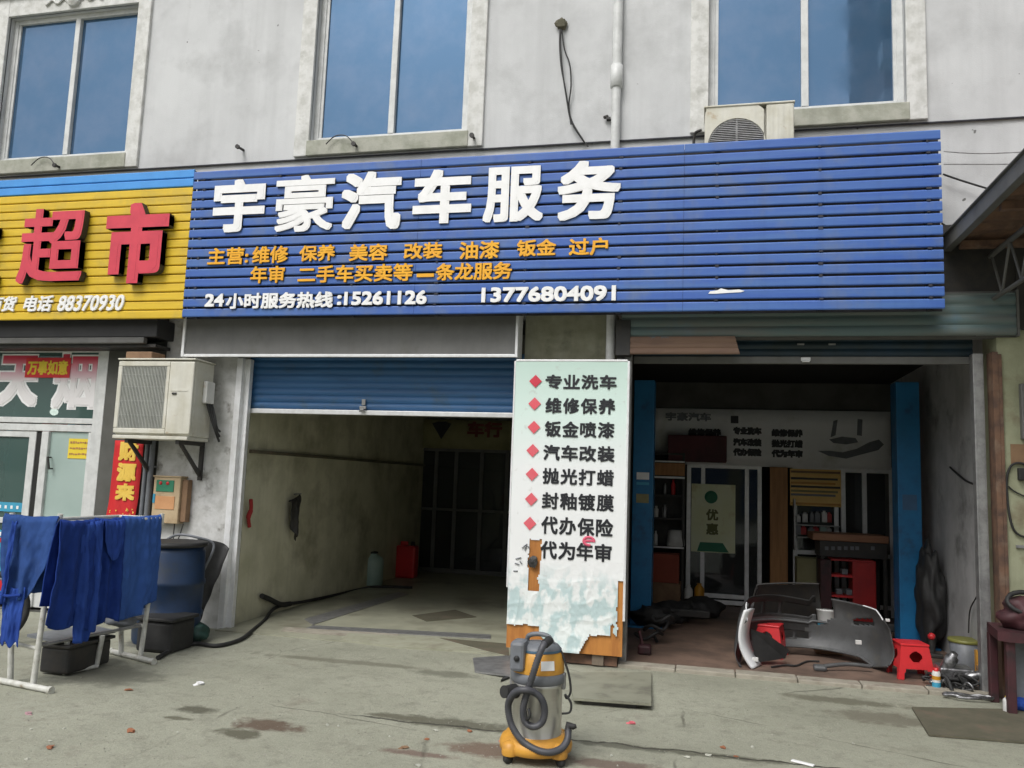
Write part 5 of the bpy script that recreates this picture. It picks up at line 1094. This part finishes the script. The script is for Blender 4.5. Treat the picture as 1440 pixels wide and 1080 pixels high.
# two post lift
def lift(px_top, px_bot, lab, stick):
    yl = 9.5; xa = (at(px_top, 700, yl).x + at(px_bot, 700, yl).x) / 2; w = .115
    t = thing('lift_column', lab, 'car lift', (xa, yl, .01))
    b = B(); b.box(xa - w, xa + w, yl - .10, yl + .0, .03, 2.75, .008); b.box(xa - w, xa - w + .03, yl + .0005, yl + .16, .03, 2.75); b.box(xa + w - .03, xa + w, yl + .0005, yl + .16, .03, 2.75); obj('column', b, M['liftblue'], t)
    b = B(); b.box(xa - .24, xa + .24, yl - .22, yl + .25, .011, .03, .003); obj('base_plate', b, M['liftblue'], t)
    b = B(); b.box(xa - w + .035, xa + w - .035, yl + .02, yl + .2, .35, 1.1, .01); obj('carriage', b, M['blacksteel'], t)
    sgn = 1 if xa < 0 else -1
    b = B(); b.box(xa + sgn * .02, xa + sgn * .75, yl + .20, yl + .28, .10, .18, .01); obj('swing_arm', b, M['blacksteel'], t)
    for (z0, z1, m) in stick: b = B(); b.box(xa - .07, xa + .07, yl - .104, yl - .1002, z0, z1); obj('sticker', b, m, t)
    return t
lift(890, 919, 'left blue steel lift column just right of the service board', ((1.62, 1.70, M['bannergrey']), (1.56, 1.59, M['lblue']), (1.36, 1.46, M['olive'])))
lift(1262, 1290, 'right blue steel lift column behind the upright red stool', ((1.40, 1.56, mat('faded_blue_sticker', (.05, .13, .25), None, 4, .6)),))
# clutter in the dark
random.seed(31)
for k, lab in enumerate(('black rubbish sack slumped on the workshop floor below the brown carton', 'black rubbish sack lying before the glass door, right end of the heap', 'low black rubbish sack nearest the left lift column')):
    g = gnd((945, 985, 918)[k], (878, 872, 886)[k]); b = B(); b.blob((g.x, g.y + .1, .13), .2, k + 40, .55, 3, (1.2, .8, .62), 2.6); obj('rubbish_sack', b, M['rubber'], None, lab, 'sack')
g = gnd(905, 905); t = thing('air_hose', 'tangled dark hose at the foot of the left lift column', 'hose', (g.x, g.y, 0))
b = B(); b.tube(spline([V((g.x + .13 * cos(a * .9) * (1 - a * .02) + .01 * a, g.y + .1 * sin(a * .9), .03 + .012 * a + .03 * sin(a * 2.3))) for a in range(22)], 3), .016, 6); obj('hose', b, M['rubber'], t)
b = B(); g = gnd(905, 925); b.box(g.x - .06, g.x + .06, g.y + .05, g.y + .18, .012, .10, .02); b.rod((g.x - .02, g.y + .1, .1), (g.x - .05, g.y + .1, .22), .014); obj('hand_tool', b, M['maroon'], None, 'small maroon grinder on the floor by the foot of the board', 'tool')
# right wall clutter
b = B(); b.blob((2.22, 9.25, .52), .5, 17, .35, 4, (.26, .5, 1.05), 2.2); obj('dark_heap', b, M['rubber'], None, 'black heap against the wall behind the right lift column', 'clothes')  # black blob for a dark shape of unclear kind
t = thing('electric_cable', 'loose grey cable sagging along the right workshop wall', 'cable', (2.34, 8.2, 1.7))
def onx(px, py, x): d = ray(px, py); return V((0, 0, CAM_H)) + d * (x / d.x)
b = B(); b.tube(spline([onx(x, y, 2.335) for x, y in ((1336, 657), (1348, 668), (1362, 678), (1378, 683))], 5), .010, 6); obj('cable', b, M['rubber'], t)
t = thing('electric_cable', 'thin black cable hanging from a socket on the right workshop wall', 'cable', (2.34, 7.7, .2))
p = onx(1379, 798, 2.335); b = B(); b.box(p.x - .02, 2.358, p.y - .04, p.y + .04, p.z - .05, p.z + .05, .006); obj('socket', b, M['rubber'], t)
b = B(); b.tube(spline([onx(x, y, 2.325) for x, y in ((1379, 800), (1382, 820), (1374, 838), (1364, 858), (1362, 890))], 5), .006, 5); b.tube(spline([onx(x, y, 2.32) for x, y in ((1380, 803), (1384, 850), (1380, 905))], 5), .006, 5); obj('cable', b, M['rubber'], t)

# ---- stools
def stool(c, rot, lab):
    t = thing('plastic_stool', lab, 'stool', c, 'red plastic stools'); t.rotation_euler = (0, 0, rot)
    H, a, w = .29, .105, .15; c = V(c)
    b = B(); b.box(c.x - a - .012, c.x + a + .012, c.y - a - .012, c.y + a + .012, c.z + H - .022, c.z + H, .008); b.box(c.x - a * .55, c.x + a * .55, c.y - .012, c.y + .012, c.z + H, c.z + H + .002, .0008); obj('seat', b, M['redplastic'], t)
    def side(k):
        # trapezoid apron with a rounded opening and an arch between the legs
        b = B(); n = 24; zt_ = H - .0225; th = .008
        def pt(u, z):  # u -1..1 across
            ww = a + (w - a) * (1 - z / H); return V((u * ww, -(a + (w - a) * (1 - z / H)) - .0, z))
        cols_ = 28; rowsn = 28
        def inside(u, z):
            if ((u / .42) ** 2 + ((z - .185) / .042) ** 2) < 1: return False
            if z < .10 and abs(u) < .70 - .10 * (z / .10) ** 3 and not (z > .085): return False
            return True
        idx = {}
        def g(i, j):
            if (i, j) not in idx: b.v.append(pt(-1 + 2 * i / cols_, zt_ * j / rowsn)); idx[(i, j)] = len(b.v) - 1
            return idx[(i, j)]
        for i in range(cols_):
            for j in range(rowsn):
                if inside(-1 + 2 * (i + .5) / cols_, zt_ * (j + .5) / rowsn): b.f.append([g(i, j), g(i + 1, j), g(i + 1, j + 1), g(i, j + 1)]); b.mi.append(0); b.sm.append(False)
        R_ = Matrix.Rotation(k * pi / 2, 3, 'Z'); b.v = [c + R_ @ p for p in b.v]; return b
    for k in range(4): obj('side_panel', side(k), M['redplastic'], t, solid=.007)
    return t
g1 = gnd(1283, 953, .012); stool((g1.x, g1.y + .05, .012), .12, 'red plastic stool standing upright at the front of the workshop')
stool((.60, 8.35, .012), -.25, 'red plastic stool half hidden behind the grey bumper')
# ---- bumper standing on the floor, hollow side to the street
def bumper():
    t = thing('car_bumper', 'dismantled grey car bumper shell standing on the workshop floor, hollow side out', 'bumper', (.95, 8.1, .012))
    L_, Rr = V((.315, 7.66, 0)), V((1.56, 7.86, 0))
    bk = [L_, L_ + V((.00, .16, 0)), L_ + V((.07, .40, 0)), V((.66, 8.36, 0)), V((1.0, 8.42, 0)), V((1.28, 8.30, 0)), V((1.47, 8.10, 0)), Rr]
    path = spline(bk, 10); n = len(path) - 1; m = 30
    def top(u): return -.07 * max(0, 1 - abs(u - .62) / .12) + (.40 + .12 * min(1, u / .12)) if u < .12 else (.52 + .05 * sin(pi * min(1, (u - .12) / .45)) if u < .57 else .57 - .05 * (u - .57) / .43 - (.06 * max(0, (u - .93) / .07)))
    def low(u): return .004 + .03 * sin(pi * u) + (.05 if .22 < u < .78 else .05 * max(0, 1 - abs(u - .22) / .08 if u <= .22 else 1 - (u - .78) / .08)) + (.08 * max(0, (u - .86) / .14))
    def hole(u, v):
        if .585 < u < .66 and v > .40 + (u - .585) * 3.2: return True
        if .34 < u < .56 and .16 < v < .30 and (int(u * 130) % 5 != 0): return True
        if .26 < u < .60 and .62 < v < .86 and (int(u * 120) % 9 != 0): return True
        if .16 < u < .25 and .2 < v < .45: return True
        if .74 < u < .90 and .55 + (u - .74) * 1.2 < v < .66 + (u - .74) * 1.2 and u < .86: return True
        return False
    b = B(); idx = {}
    def g(i, j):
        if (i, j) not in idx:
            u, v = i / n, j / m; p = path[i].copy(); z0, z1 = low(u), top(u); p.z = .012 + z0 + (z1 - z0) * v
            tn = (path[min(i + 1, n)] - path[max(i - 1, 0)]).normalized(); out = V((-tn.y, tn.x, 0))
            p += out * (.055 * sin(pi * v) - .06 * v * v + .012 * sin(v * 9)); b.v.append(p); idx[(i, j)] = len(b.v) - 1
        return idx[(i, j)]
    for i in range(n):
        for j in range(m):
            if not hole((i + .5) / n, (j + .5) / m): b.f.append([g(i, j), g(i + 1, j), g(i + 1, j + 1), g(i, j + 1)]); b.mi.append(1 if .10 < (i + .5) / n < .50 + .13 * (j / m) and not (j < 4 or 14 < j < 17) else 0); b.sm.append(True)
    obj('shell', b, [M['bumper'], M['rubber']], t, solid=.006)
    def edge(j, a, c, r_, m_, nm, dz=0.):
        bb = B(); pts = []
        for i in range(int(a * n), int(c * n) + 1): pts.append(b.v[g(i, j)] + V((0, 0, dz)))
        bb.tube(pts, r_, 6); return obj(nm, bb, m_, t)
    edge(m, 0, .16, .006, M['bumperpaint'], 'paint_edge'); edge(m, .84, 1, .006, M['bumperpaint'], 'paint_edge')
    edge(0, .02, .98, .012, M['bumper'], 'bottom_lip'); edge(m // 2, .24, .64, .013, M['bumper'], 'cross_rib')
    # painted outer wing at the left tip
    bb = B(); vs = []
    for j in range(m + 1):
        v = j / m; z = .0 + .49 * v
        bow = .055 * sin(pi * v) - .03 * v + .05 * (1 - v) ** 3 * -1
        for q in (0, .10, .20): vs.append(V((.325 - bow * .75 + q * .42 + .05 * (1 - v) ** 4, 7.63 + q * 1.0 - .02 * v + .0 * q, .014 + z)))
    bb.add(vs, [(3 * j + k, 3 * j + 1 + k, 3 * j + 4 + k, 3 * j + 3 + k) for j in range(m) for k in (0, 1)], True); obj('painted_wing', bb, M['bumperpaint'], t, solid=.022)
    bb = B(); bb.prism([at(1056, 885, 7.8), at(1080, 893, 7.85), at(1110, 914, 7.95), at(1104, 926, 7.95), at(1062, 932, 7.8)], (0, 0, 0), (0, .02, 0)); obj('inner_liner', bb, M['rubber'], t)
    for (px, py, w) in ((1248, 872, .035), (1207, 903, .05), (1062, 927, .05)):
        c = at(px, py, 7.98 if px > 1100 else 7.75); bb = B(); bb.box(c.x - w / 2, c.x + w / 2, c.y - .02, c.y + .01, c.z - w * .35, c.z + w * .35, .004); obj('bracket', bb, M['bottlewhite'], t)
bumper()
b = B(); b.prism([V((.52, 8.62, .62)), V((1.08, 8.62, .66)), V((1.14, 8.80, .30)), V((.46, 8.80, .26))], (0, 0, 0), (0, .03, 0)); b.box(.46, 1.14, 8.84, 9.05, .012, .30, .02); b.tube(spline([V((.46, 8.60, .45)), V((.50, 8.59, .60)), V((.54, 8.59, .63)), V((.8, 8.59, .66)), V((1.08, 8.59, .67))], 5), .01, 6)
obj('plastic_sheet', b, M['blacksteel'], None, 'black plastic car panel propped behind the bumper', 'car part')
c = gnd(1168, 915, .012); t = thing('paint_pot', 'small white pot with blue label seen through the grey bumper', 'pot', (1.165, 8.70, .212))
b = B(); b.box(1.05, 1.29, 8.60, 8.82, .012, .21, .006); obj('carton', b, M['cardboard'], None, 'small brown carton under the white pot behind the bumper', 'box')
b = B(); b.lathe([(.075, .0), (.095, .20), (.10, .205), (.0, .206)], (1.165, 8.70, .212), 20); obj('body', b, M['bottlewhite'], t)
b = B(); b.lathe([(.0785, .02), (.086, .09)], (1.165, 8.70, .212), 20); obj('label', b, M['lblue'], t)
g = gnd(1160, 945, .012); b = B(); b.box(g.x - .09, g.x + .02, g.y, g.y + .10, .012, .06, .02); b.tube(spline([(g.x, g.y + .05, .05), (g.x + .2, g.y + .12, .07), (g.x + .40, g.y + .16, .06)]), .018, 6); obj('trim_piece', b, M['bumper'], None, 'dark bent trim piece on the floor before the bumper', 'car part')
b = B(); b.tube(spline([gnd(1085, 938, .02), gnd(1105, 935, .025), gnd(1120, 936, .02), gnd(1135, 930, .02), gnd(1152, 930, .02)], 4), .009, 5); obj('wire_piece', b, M['rubber'], None, 'black wire scrap on the floor below the bumper', 'wire')
# ---- heap of engine parts by the right jamb
g = gnd(1350, 972, .012)
t = thing('engine_part', 'oily engine block with shiny pipes heaped by the right doorway', 'engine part', (g.x, g.y + .15, .012)); random.seed(13)
b = B(); b.box(g.x - .12, g.x + .14, g.y + .08, g.y + .30, .02, .17, .015); b.lathe([(.05, 0), (.05, .12), (.03, .13), (.03, .17), (0, .17)], (g.x - .06, g.y + .15, .15), 16, (.3, -.6, 1)); b.lathe([(.035, 0), (.035, .16), (0, .16)], (g.x + .06, g.y + .1, .10), 14, (1, -.5, .4)); obj('block', b, M['chrome'], t)
for k in range(22):
    a = V((g.x + random.uniform(-.2, .15), g.y + random.uniform(-.05, .25), .03)); b = B()
    b.tube(spline([a, a + V((random.uniform(-.1, .1), random.uniform(-.1, .05), random.uniform(.02, .12))), a + V((random.uniform(-.16, .16), random.uniform(-.1, .1), random.uniform(.0, .08))), a + V((random.uniform(-.22, .22), random.uniform(-.1, .05), 0))], 5), random.choice((.008, .012, .016)), 6); obj('pipe', b, random.choice((M['chrome'], M['rubber'], M['rubber'])), t)
b = B(); g2 = gnd(1362, 983, .012); b.tube(spline([g2 + V((.16 * cos(a) * (1 + .2 * sin(3 * a)), .05 * sin(a), .014 + .006 * (i % 3))) for i, a in enumerate([k * .5 for k in range(26)])], 3), .011, 6); obj('chain', b, M['chrome'], None, 'shiny chain coil on the door sill by the right jamb', 'chain')
g = gnd(1317, 970, .012); t = thing('spray_can', 'multicoloured spray can standing right of the red stool', 'spray can', (g.x, g.y, .012))
b = B(); b.lathe([(.030, .0), (.032, .005), (.032, .13), (.026, .145)], g, 16); obj('can', b, M['bottlewhite'], t); b = B(); b.lathe([(.0325, .02), (.0325, .06)], g, 16); obj('blue_band', b, M['lblue'], t); b = B(); b.lathe([(.0325, .08), (.0325, .11)], g, 16); obj('orange_band', b, M['bottleyellow'], t); b = B(); b.lathe([(.018, .146), (.018, .17), (0, .172)], g, 12); obj('nozzle', b, M['redplastic'], t)
t = thing('steel_bucket', 'grey steel bucket with yellow rim against the right workshop wall', 'bucket', (2.18, 8.05, .012))
c = gnd(1362, 945, .012); b = B(); b.lathe([(.10, 0), (.135, .26), (.125, .262), (.09, .02), (0, .02)], (c.x - .02, c.y, .012), 24); obj('body', b, M['greyplastic'], t); b = B(); b.lathe([(.136, .255), (.142, .26), (.142, .285), (.13, .285)], (c.x - .02, c.y, .012), 24); obj('rim', b, mat('yellow_green_plastic', (.20, .20, .05), None, 4, .5), t)
c = gnd(1379, 955, .012); t = thing('oil_carton', 'narrow orange and yellow carton leaning on the right jamb', 'carton', (c.x, c.y, .012)); b = B(); b.box(c.x - .035, c.x + .03, c.y - .03, c.y + .03, .012, .25, .003); obj('carton', b, M['vacyellow'], t); b = B(); b.box(c.x - .036, c.x + .0305, c.y - .0305, c.y - .01, .06, .13); obj('label', b, M['cardboard'], t)
c = at(1310, 895, 8.9); t = thing('jack_lamp', 'small red tail lamp on a black stand in the shade of the right lift', 'lamp', (c.x, c.y, .012)); b = B(); b.rod((c.x, c.y, .012), (c.x, c.y, c.z - .03), .03); b.box(c.x - .09, c.x + .09, c.y - .06, c.y + .06, .012, .05, .01); obj('stand', b, M['blacksteel'], t); b = B(); b.blob(c, .035, 2, .1, 3); obj('lens', b, M['redplastic'], t)

# ================================================================== RIGHT EDGE
t = thing('side_table', 'old maroon wooden table cut off by the right picture edge', 'table', (2.5, 7.05, 0))
b = B(); b.prism([V((2.10, 6.86, .52)), V((2.16, 6.80, .52)), V((3.0, 6.80, .52)), V((3.0, 7.30, .52)), V((2.16, 7.30, .52))], (0, 0, 0), (0, 0, .07)); obj('tabletop', b, M['maroon'], t)
for x, y in ((2.15, 6.84), (2.9, 6.84), (2.15, 7.22), (2.9, 7.22)): b = B(); b.box(x, x + .06, y, y + .06, 0, .519, .006); obj('leg', b, M['maroon'], t)
b = B(); b.box(2.22, 2.89, 7.0, 7.02, .05, .518); obj('back_panel', b, M['greyplastic'], t)
b = B(); b.blob((2.36, 7.02, .70), .17, 6, .45, 3, (1.1, .8, .75)); obj('cloth_bundle', b, M['maroon'], None, 'maroon cloth bundle on the old table at the right edge', 'cloth')
b = B(); b.tube([V((2.34 + .13 * cos(a), 6.98 + .06 * sin(a), .79 + .07 * sin(a * 1.0))) for a in [k * .35 for k in range(19)]], .018, 6); obj('handle_bar', b, M['rubber'], None, 'black looped handle lying on the maroon bundle', 'handle')
g = gnd(1417, 1003); canister('small_bottle', 'small white bottle with yellow cap at the foot of the old table', 'bottle', (g.x, g.y, 0), .03, .12, M['bottlewhite'], M['yellow'])
b = B(); g = gnd(1436, 1003); b.blob((g.x + .03, g.y + .03, .05), .08, 7, .4, 3, (1.2, .7, .6)); obj('blue_rag', b, M['clothblue'], None, 'blue rag on the ground under the old table', 'rag')
yw = YW - .1
t = thing('wall_cable', 'black cable looping down the cream wall at the right edge', 'cable', at(1425, 700, yw - .02))
b = B(); b.tube(spline([at(x, y, yw - .02) for x, y in ((1446, 655), (1434, 651), (1422, 655), (1416, 672), (1417, 705), (1422, 735), (1430, 750), (1446, 757))], 5), .009, 6); b.tube(spline([at(x, y, yw - .015) for x, y in ((1418, 684), (1428, 692), (1446, 700))], 4), .006, 5); obj('cable', b, M['rubber'], t)
c = at(1437, 667, yw - .02); b = B(); b.box(c.x - .03, c.x + .06, yw - .05, yw - .001, c.z - .05, c.z + .05, .01); obj('junction_box', b, M['rubber'], t)
c = at(1433, 540, yw - .02); c2 = at(1433, 618, yw - .02); t = thing('meter_cabinet', 'dark glass meter cabinet on the cream wall cut by the right edge', 'cabinet', (c.x + .2, yw - .03, c2.z))
b = B(); b.box(c.x, c.x + .45, yw - .06, yw - .001, c2.z, c.z, .008); obj('box', b, M['fascia'], t); b = B(); b.box(c.x + .03, c.x + .42, yw - .066, yw - .0605, c2.z + .05, c.z - .03); obj('pane', b, M['dark'], t)
c = at(1440, 637, yw - .02); b = B(); b.box(c.x - .09, c.x + .25, yw - .006, yw - .001, c.z - .09, c.z + .07); obj('tape_patch', b, M['cardboard'], None, 'brown paper patch on the cream wall at the right edge', 'paper')
b = B(); c = at(1440, 769, yw); b.box(c.x - .06, c.x + .3, yw - .02, yw - .001, c.z - .012, c.z + .012, .003); obj('wall_bracket', b, M['steel'], None, 'short grey steel bar on the cream wall at the right edge', 'bar')
# canopy on the right with its truss
def canopy():
    t = thing('lean_to_canopy', 'dark steel canopy roof with rusty sheets and rod truss at the upper right', 'canopy', (3, 6, 3.1))
    ZC = 3.62; XE = 1.93
    b = B(); b.box(XE, XE + .06, 3.2, YW - .1, ZC - .03, ZC + .09, .006); b.box(XE - .02, XE + .16, 3.2, YW - .1, ZC + .091, ZC + .10); obj('edge_flashing', b, M['canopy'], t)
    b = B(); n = 60; vs = []
    for i in range(n + 1):
        y = 3.2 + (YW - .12 - 3.2) * i / n; z = ZC + .03 + .018 * (1 if i % 4 < 2 else -1)
        vs += [V((XE + .065, y, z)), V((6.5, y, z + .25))]
    b.add(vs, [(2 * i, 2 * i + 1, 2 * i + 3, 2 * i + 2) for i in range(n)], False); obj('roof_sheet', b, M['rust'], t, solid=.004)
    for y in (7.15, 6.2, 5.2, 4.2): b = B(); b.box(XE + .07, 6.4, y - .03, y + .03, ZC - .06, ZC - .0, .004); obj('purlin', b, M['rust'], t)
    for xt in (2.28,):
        ys_ = [7.3 - k * .42 for k in range(10)]
        b = B(); b.rod((xt, 7.34, ZC - .08), (xt, 3.25, ZC - .08), .022); b.rod((xt, 7.34, 3.17), (xt, 3.25, 3.17), .018)
        for k, y in enumerate(ys_[:-1]):
            b.rod((xt, y, ZC - .08), (xt, y - .21, 3.17), .011); b.rod((xt, y - .21, 3.17), (xt, y - .42, ZC - .08), .011)
            b.rod((xt, y - .21, 3.17), (xt + .5, y - .05, ZC - .06), .010)
        obj('truss', b, M['canopy'], t)
    for (x, y) in ((6.3, 7.2), (6.3, 3.3)): b = B(); b.box(x - .05, x + .05, y - .05, y + .05, 0, ZC + .24); obj('post', b, M['steel'], t)
    b = B(); b.box(1.87, 6.5, YW - .115, YW - .06, 3.235, ZC + .20); b.box(2.462, 6.5, YW - .13, YW - .1155, 2.93, ZC - .09); obj('back_panel', b, M['blacksteel'], t)  # black sheet stands in for the shaded wall under the canopy
canopy()

# ================================================================== VACUUM CLEANER
def vacuum():
    C = V((-.925, 4.80, 0)); t = thing('vacuum_cleaner', 'yellow and steel workshop vacuum cleaner with grey hose wound round it', 'vacuum cleaner', C)
    b = B(); b.lathe([(.150, .052), (.185, .045), (.205, .055), (.208, .085), (.195, .115), (.165, .13), (.150, .135)], C, 40)
    for k in range(4):
        a = pi / 4 + k * pi / 2 + .15; p = C + V((.19 * cos(a), .19 * sin(a), 0)); b.lathe([(.045, .045), (.05, .06), (.045, .105), (.02, .12), (0, .12)], p, 14)
    obj('base_ring', b, M['vacyellow'], t)
    for k in range(4):
        a = pi / 4 + k * pi / 2 + .15; p = C + V((.205 * cos(a), .205 * sin(a), .027)); b = B(); b.lathe([(0, -.014), (.026, -.014), (.027, .0), (.026, .014), (0, .014)], p, 16, (sin(a), -cos(a), 0)); b.box(p.x - .01, p.x + .01, p.y - .01, p.y + .01, .03, .06); obj('caster', b, M['rubber'], t)
    b = B(); b.lathe([(.140, .075), (.146, .085), (.146, .11), (.143, .115), (.143, .395), (.147, .40), (.147, .415), (.143, .42)], C, 48); obj('tank', b, M['tanksteel'], t)
    b = B(); b.lathe([(.148, .418), (.156, .425), (.158, .46), (.150, .475)], C, 44); obj('collar', b, M['greyplastic'], t)
    for sx in (-1, 1): b = B(); b.box(C.x + sx * .150 - .012, C.x + sx * .150 + .012, C.y - .02, C.y + .02, .385, .475, .006); obj('latch', b, M['steel'], t)
    b = B(); b.lathe([(.150, .476), (.152, .49), (.138, .575), (.128, .59)], C, 44); obj('head', b, M['vacyellow'], t)
    b = B(); b.lathe([(.131, .589), (.130, .605), (.112, .625), (.06, .635), (0, .636)], C, 44); obj('top_cover', b, M['greyplastic'], t)
    b = B(); b.lathe([(.1325, .592), (.1325, .603)], C, 44); obj('blue_stripe', b, mat('dull_blue_band', (.08, .16, .24), None, 4, .5), t)
    b = B(); b.tube(spline([C + V((-.075, .02, .625)), C + V((-.06, .0, .665)), C + V((.0, -.01, .68)), C + V((.06, -.01, .668)), C + V((.085, .0, .62))], 6), .014, 8); obj('carry_handle', b, M['greyplastic'], t)
    b = B(); a0 = C + V((.05, -.146, .52)); b.prism([C + V((.045, -.1448, .505)), C + V((.115, -.104, .505)), C + V((.110, -.100, .555)), C + V((.043, -.139, .555))], (.0, -.006, 0), (.0, -.003, 0)); obj('label_plate', b, M['bannergrey'], t)
    # motor box with switch at the front left
    b = B(); b.box(C.x - .135, C.x - .05, C.y - .165, C.y - .03, .49, .655, .02); obj('switch_box', b, M['greyplastic'], t)
    b = B(); b.lathe([(.016, 0), (.016, -.008), (.0, -.008)], (C.x - .092, C.y - .165, .565), 14, (0, 1, 0)); obj('switch', b, M['rubber'], t)
    b = B(); b.lathe([(.038, -.05), (.040, .0), (.034, .05), (.034, .075)], C + V((-.115, -.115, .375)), 20, (-.6, -.9, .1)); obj('inlet', b, M['rubber'], t)
    Yh = 4.605
    P = lambda x, y, d=0.: at(x, y, Yh + d)
    pts = [P(770, 903, .05), P(764, 908, .0), P(757, 925, -.02), P(749, 950, -.02), P(742, 972, -.01), P(736, 995, .0), P(738, 1014, .0), P(750, 1022, -.01), P(762, 1016, .0), P(766, 1000, .0), P(762, 984, -.01), P(752, 974, -.02), P(738, 970, -.045), P(724, 974, -.03), P(715, 990, .02), P(717, 1012, .03), P(725, 1030, .02), P(738, 1045, .01), P(756, 1055, .0), P(774, 1058, .01), P(790, 1052, .05), P(798, 1040, .09), P(799, 1026, .12)]
    b = B(); b.tube(spline(pts, 14), .0185, 12, rib=.13); obj('hose', b, M['hosegrey'], t)
    b = B(); b.tube([P(773, 900, .06), P(766, 906, .02)], .025, 12); obj('hose_cuff', b, M['rubber'], t)
    b = B(); b.tube([P(799, 1028, .12), P(800, 1019, .13), P(806, 1022, .12), P(810, 1021, .12)], [.022, .021, .017, .012], 10); obj('nozzle', b, M['rubber'], t)
    b = B(); b.tube(spline([P(739, 1000, -.03), P(741, 1012, -.035), P(745, 1006, -.04), P(743, 996, -.03)], 4), .008, 6); obj('hose_clip', b, M['rubber'], t)
    b = B(); b.tube(spline([C + V((.07, .02, .63)), C + V((.125, .0, .60)), C + V((.155, -.01, .54)), C + V((.185, -.02, .46)), C + V((.195, -.02, .38)), C + V((.175, -.02, .34)), C + V((.165, -.02, .36)), C + V((.200, -.03, .32)), C + V((.195, -.03, .27)), C + V((.15, -.04, .26))], 6), .0065, 6); obj('power_cord', b, M['rubber'], t)
vacuum()
b = B(); q = [gnd(704, 958, .01), gnd(721, 936, .01), gnd(724, 950, .01)]; b.prism(q, (0, 0, -.006), (0, 0, .008)); obj('hole_patch', b, M['rubber'], None, 'black wedge patch standing in for a dark hole left of the vacuum head', 'scrap')  # flat black wedge drawn in place of a dark hole

# ================================================================== LITTER
random.seed(5)
def bits(name, lab, cat, grp, spots, r_, m, sq=(1, .7, .35)):
    for i, (px, py, k) in enumerate(spots):
        g = gnd(px, py); b = B(); b.blob((g.x, g.y, r_ * k * sq[2] * .7), r_ * k, i + len(spots), .9, 2, sq, 1.3); b.rotz(random.random() * 3, g); obj(name, b, m, None, lab, cat, grp if len(spots) > 1 else None)
bits('stone_chip', 'small pale stone chip lying on the concrete yard', 'stone', 'pale stone chips on the yard', [(460, 1020, .7), (476, 1021, .6), (612, 1028, 1), (548, 1036, .6), (588, 1077, .9), (966, 1066, 1), (996, 1063, 1), (90, 1025, .6), (44, 1026, .7), (1058, 1051, .8), (250, 1030, .5), (70, 1043, .7), (428, 914, .7), (38, 1068, .7), (1200, 1046, .6), (860, 1063, .7), (330, 1012, .5), (520, 1060, .5)], .018, M['stone'])
bits('white_scrap', 'bright white plastic scrap on the concrete left of centre', 'scrap', None, [(280, 963, 1)], .032, M['white'], (1.2, .7, .4))
g = gnd(1130, 1075); b = B(); b.box(g.x - .07, g.x + .06, g.y - .015, g.y + .015, .002, .012, .004); b.rotz(-.45, g); obj('white_scrap', b, M['white'], None, 'white plastic strip lying at the bottom edge of the yard', 'scrap')
bits('brick_chip', 'small red brown brick chip on the concrete yard', 'brick chip', 'brick chips on the yard', [(183, 1029, 1), (70, 1052, .8), (181, 971, .8), (660, 1029, .6), (600, 1040, .5), (1017, 1052, .7), (1035, 1064, .4)], .026, M['brick'], (1.3, .8, .4))
bits('pink_scrap', 'crumpled pink paper scrap on the concrete by the ramp plate', 'scrap', None, [(888, 1018, 1)], .024, M['pink'], (1.2, .6, .4))
bits('pink_scrap', 'faded pink petal scrap on the concrete at the far left', 'scrap', None, [(40, 1004, 1)], .026, mat('faded_pink_paper', (.42, .26, .28), None, 5, .8), (1.4, .7, .25))
bits('pink_scrap', 'bright red pink scrap on the vacuum base edge', 'scrap', None, [(706, 1042, .8)], .022, M['pink'], (1.2, .6, .4))
bits('leaf_litter', 'dry tan leaf on the concrete left of the vacuum', 'leaf', None, [(568, 1052, 1)], .024, M['cardboard'], (1.3, .8, .25))

# ================================================================== ACROSS THE STREET (behind the viewer; lights and mirrors into this front)
t = thing('apartment_tower', 'tall apartment tower across the street mirrored in the right window', 'building', (17, -40, 0))
b = B(); b.box(10.3, 26, -48, -36, 0, 66); obj('wall', b, mat('tower_plaster', (.30, .31, .33), (.26, .27, .29), .5, .9), t)
b = B()
for k in range(21): b.box(10.0, 14.5, -36, -34.6, 2.5 + k * 3.1, 3.6 + k * 3.1)
obj('balcony_stack', b, M['bannergrey'], t)
t = thing('added_shop_row', 'unseen low shop row added across the street to block low sky light', 'building', (-6, -24, 0))  # unseen row added to cut low skylight and darken the rooms
b = B(); b.box(-34, 9, -34, -24, 0, 8.5); b.box(-34.3, 9.3, -34, -23.6, 8.5, 8.9); obj('wall', b, M['cream'], t)
for k in range(12):
    b = B(); b.box(-33 + k * 3.5, -30.2 + k * 3.5, -23.99, -23.93, .1, 3.0); obj('shutter', b, M['blueshutter'], t)
    b = B(); b.box(-32.6 + k * 3.5, -30.8 + k * 3.5, -23.99, -23.94, 5, 6.8); obj('window', b, M['dark'], t)

# fine grit over the yard
random.seed(77); b = B()
for k in range(5200):
    py = 905 + 260 * random.random() ** .8; px = random.uniform(-60, 1500); g = gnd(px, py)
    if g.y > 7.2 or NZ.noise(V((g.x * .9, g.y * .9, 3))) < random.uniform(-.5, .35): continue
    r_ = .0025 + .0055 * random.random() ** 3; a = random.random() * 6
    q = [V((g.x + r_ * cos(a + i * 2.1) * random.uniform(.7, 1.4), g.y + r_ * sin(a + i * 2.1) * random.uniform(.7, 1.4), .001)) for i in range(3)]
    top = V((g.x, g.y, r_ * random.uniform(.6, 1.1))); b.add(q + [top], [(0, 1, 3), (1, 2, 3), (2, 0, 3)])
obj('grit', b, mat('grey_grit', (.36, .35, .30), (.20, .19, .16), 9, .9), kind='stuff')['label'] = 'fine grit and sand scattered over the concrete yard'
